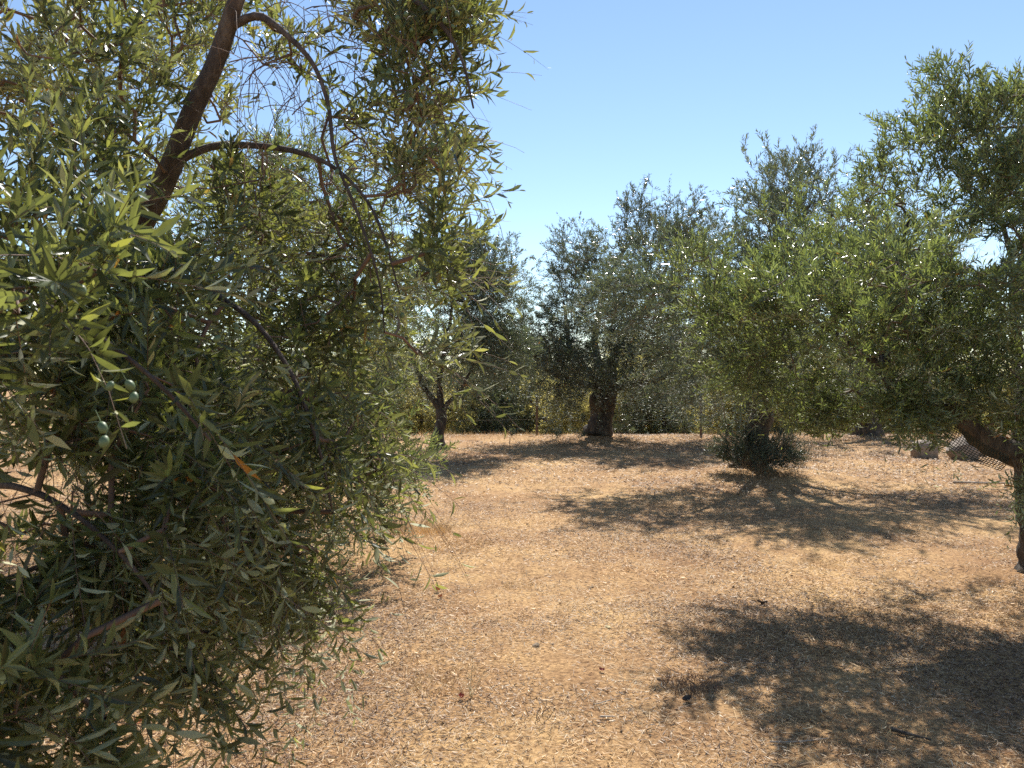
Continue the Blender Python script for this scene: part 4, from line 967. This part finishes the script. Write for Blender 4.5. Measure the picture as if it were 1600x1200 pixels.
# stones, leaves, sticks
def stone(x, y, s, label, seed, mat, name='stone', cat='stone', squash=(1, 0.8, 0.7), lift=0.35):
    V_, F_ = uv_ellipsoid(1, 1, 1, 14, 9); V_ = np.array(V_)
    rg = np.random.default_rng(seed)
    for q in range(7):
        n_ = norm(rg.normal(0, 1, 3)); dd = V_ @ n_; cut = rg.uniform(0.55, 0.85)
        V_ = V_ - np.outer(np.clip(dd - cut, 0, None) * 0.9, n_)
    V_ = V_ * (1 + 0.10 * (vnoise(V_[:, 0] * 3 + 5, V_[:, 1] * 3 + V_[:, 2] * 4, seed)[:, None] - 0.5)) * np.array(squash) * s
    me = bpy.data.meshes.new(name); me.from_pydata(V_.tolist(), [], F_); me.materials.append(mat)
    o = bpy.data.objects.new(name, me); C.objects.link(o)
    o.location = (x, y, float(ground_z(x, y)) + s * squash[2] * lift); o.rotation_euler = (0, 0, rg.uniform(0, 6))
    return tag(o, label, cat)
M_stone = plain_material('brown_stone', (0.26, 0.19, 0.12), 0.9, 0.35, 40)
M_stone_y = plain_material('ochre_stone', (0.46, 0.38, 0.20), 0.9, 0.3, 40)
M_rock = plain_material('pale_rock', (0.27, 0.215, 0.17), 0.9, 0.3, 7, bump=0.6)
def gp(px, py):
    d = EYE * FPX / (py - 590); return (px - 800) / FPX * d, d
stone(*gp(838, 1017), 0.026, 'small brown stone lying alone in the middle of the bare path', 501, M_stone)
stone(*gp(864, 1013), 0.012, 'tiny dark pebble just right of the brown stone', 502, M_stone)
stone(*gp(950, 986), 0.024, 'flat ochre stone with a dark shadow, toward the right-hand shade', 503, M_stone_y, squash=(1.2, 0.7, 0.35))
stone(*gp(1030, 1070), 0.014, 'dark clod at the edge of the near shade', 504, M_stone)
stone(*gp(925, 920), 0.016, 'brown clod on the open path beyond the ochre stone', 505, M_stone)
stone(8.85, 15.2, 0.38, 'larger pale rock block under the netted limb', 511, M_rock, 'rock', 'rock', (0.8, 0.7, 1.0), 0.35)
stone(8.25, 15.5, 0.36, 'pale slanting rock left of the larger block', 512, M_rock, 'rock', 'rock', (0.9, 0.7, 0.8), 0.3)
stone(9.5, 15.8, 0.30, 'low dark-sided rock right of the larger block, nearly in shade', 513, M_rock, 'rock', 'rock', (1.3, 0.8, 0.5), 0.5)

def dead_leaf(x, y, l, label, mat, seed, curl=0.5):
    rg = np.random.default_rng(seed)
    nu, nv_ = 9, 7; V_ = []
    for i_ in range(nu):
        t = i_ / (nu - 1)
        for j_ in range(nv_):
            s_ = j_ / (nv_ - 1) * 2 - 1; wv = 0.36 * math.sin(math.pi * min(1, t * 0.95 + 0.03)) ** 0.7
            V_.append(((t - 0.5) * l, s_ * wv * l, (curl * (s_ ** 2) * 0.35 + 0.25 * curl * (2 * t - 1) ** 2) * l + 0.04 * l * math.sin(9 * t + 5 * s_ + seed)))
    V_ = np.array(V_); V_[:, 2] -= V_[:, 2].min() - 0.004
    i_ = np.arange(nu - 1)[:, None] * nv_ + np.arange(nv_ - 1)[None]
    F_ = np.stack([i_, i_ + 1, i_ + nv_ + 1, i_ + nv_], -1).reshape(-1, 4)
    z = float(ground_z(x, y))
    o = mesh_np('dead_leaf', V_, F_, 4, mat, smooth=True); o.location = (x, y, z + 0.006); o.rotation_euler = (0.2, rg.normal(0, 0.2), rg.uniform(0, 6))
    return tag(o, label, 'leaf')
M_orange = plain_material('orange_dead_leaf', (0.50, 0.17, 0.05), 0.6, 0.3, 60)
M_redleaf = plain_material('red_dead_leaf', (0.33, 0.06, 0.035), 0.6, 0.3, 60)
M_bark_twigshadow = plain_material('bark_and_twig_shadow', (0.07, 0.05, 0.04), 0.8, 0.3, 60)
dead_leaf(*gp(683, 926), 0.055, 'curled orange dead leaf on the left half of the path', M_orange, 521, 0.9)
dead_leaf(*gp(688, 936), 0.038, 'smaller orange leaf scrap just below the curled orange leaf', M_orange, 522, 0.9)
dead_leaf(*gp(941, 1061), 0.030, 'small deep red leaf scrap in the middle distance of the path', M_redleaf, 523, 0.6)
dead_leaf(*gp(720, 1103), 0.040, 'red-brown curled leaf at the foot of the pale dead stalk', M_redleaf, 524, 0.8)
dead_leaf(*gp(215, 1135), 0.07, 'broad brown dead leaf under the lowest hanging twigs', M_orange, 525, 0.5)
dead_leaf(*gp(1075, 1106), 0.05, 'dark curled strip of bark at the shade edge', M_bark_twigshadow, 526, 0.7)
dead_leaf(*gp(1192, 946), 0.07, 'dark curled scrap standing in for a twig shadow inside the right-hand shade', M_bark_twigshadow, 527, 0.5)  # dark curl modelled in place of a twig's cast shadow

def stick(px, py, l, ang, r_, label, seed, mat):
    x, y = gp(px, py); rg = np.random.default_rng(seed); n_ = 6; ts = np.linspace(-0.5, 0.5, n_)
    pts_ = np.stack([x + ts * l * math.cos(ang), y + ts * l * math.sin(ang), ts * 0], 1) + rg.normal(0, 0.02 * l, (n_, 3)) * (1, 1, 0)
    pts_[:, 2] = ground_z(pts_[:, 0], pts_[:, 1]) + r_ + 0.006
    V_, F_, cnt, c, r2 = tube(pts_, np.linspace(r_, r_ * 0.5, n_), 7, l / 14, 0.15, 0, seed)
    loc = pts_[2]
    o = mesh_np('fallen_twig', V_ - loc, F_, cnt, mat, smooth=True); o.location = Vector(loc)
    return tag(o, label, 'twig')
M_greytwig = plain_material('grey_dead_twig', (0.36, 0.29, 0.22), 0.8, 0.3, 40)
stick(945, 1110, 0.12, 0.5, 0.004, 'pale short twig on the near path, right of the tiny weed', 531, M_greytwig)
stick(950, 1135, 0.07, 0.05, 0.005, 'stubby pale twig below the other twig on the near path', 532, M_greytwig)
stick(1425, 1160, 0.16, -0.7, 0.009, 'thick brown stick at the bottom of the right-hand shade', 533, M_bark)
stick(1190, 1040, 0.22, -0.6, 0.003, 'long thin pale twig in the dappled shade', 534, M_greytwig)
stick(1540, 757, 0.9, -0.15, 0.018, 'long pale fallen branch behind the right-hand trunk', 535, M_greytwig)
stick(1360, 905, 0.14, 0.3, 0.003, 'thin twig lying in sun between the two big shadows', 536, M_greytwig)
stick(1250, 1168, 0.28, 0.1, 0.004, 'long thin dead twig along the bottom of the near shade', 537, M_greytwig)

# ================================================================== fence beyond the clearing, and the net
M_post = plain_material('rusty_post', (0.10, 0.065, 0.045), 0.8, 0.3, 30)
M_wire = plain_material('fence_wire', (0.16, 0.13, 0.10), 0.8, 0.2, 30)
fx0 = 0.68
zf = float(ground_z(fx0, 21.4))
fence = tag(empty('wire_fence', (fx0, 21.4, zf)), 'thin wire fence on dark posts along the far brow of the clearing', 'fence')
posts = [(-3.6, 21.6), (0.68, 21.4), (5.2, 21.3), (9.0, 21.9), (13.5, 22.6)]
for (x, y) in posts:
    z = float(ground_z(x, y))
    V_, F_, cnt, c, r2 = tube([np.array([x, y, z - 0.2]), np.array([x + 0.01, y, z + 0.5]), np.array([x, y, z + 1.15])], [0.035, 0.032, 0.03], 8, 0.2, 0.08, 0, 5)
    mesh_np('post', V_ - (fx0, 21.4, zf), F_, cnt, M_post, parent=fence)
for hgt in (0.45, 0.9):
    for (a_, b_) in zip(posts[:-1], posts[1:]):
        p0 = np.array([a_[0], a_[1], float(ground_z(*a_)) + hgt]); p1 = np.array([b_[0], b_[1], float(ground_z(*b_)) + hgt])
        ts = np.linspace(0, 1, 9)[:, None]; pp = p0 + (p1 - p0) * ts; pp[:, 2] -= 0.03 * np.sin(ts[:, 0] * 3.14)
        V_, F_ = segs_mesh(pp[:-1], pp[1:], np.full(8, 0.0017), np.full(8, 0.0017), 4)
        mesh_np('wire', V_ - (fx0, 21.4, zf), F_, 4, M_wire, parent=fence)

# strip of netting hung along the under side of the long limb
M_net = plain_material('green_net', (0.02, 0.03, 0.018), 0.95, 0.2, 30)
top = [P(1460, 640, 5.62), P(1500, 668, 5.62), P(1535, 692, 5.62), P(1575, 712, 5.62)]
tc_, _ = spline(top, [1] * 4, 0.02)
nn = len(tc_); rows_ = 11
grid = np.zeros((nn, rows_, 3))
for j_ in range(rows_):
    t = j_ / (rows_ - 1)
    grid[:, j_] = tc_ + np.array([-0.10, -0.02, -0.16]) * t * (1 - 0.35 * (np.arange(nn) / nn))[:, None]
    grid[:, j_, 1] -= 0.03 * np.sin(t * 3.14) + 0.008 * np.sin(np.arange(nn) * 0.7)
a0 = np.vstack([grid[:-1].reshape(-1, 3), grid[:, :-1].reshape(-1, 3)]); a1 = np.vstack([grid[1:].reshape(-1, 3), grid[:, 1:].reshape(-1, 3)])
V_, F_ = segs_mesh(a0, a1, np.full(len(a0), 0.0024), np.full(len(a0), 0.0024), 4)
loc = tc_[0]
net = mesh_np('net', V_ - loc, F_, 4, M_net); net.location = Vector(loc)
tag(net, 'strip of dark green plastic netting hanging along the long low limb', 'net')
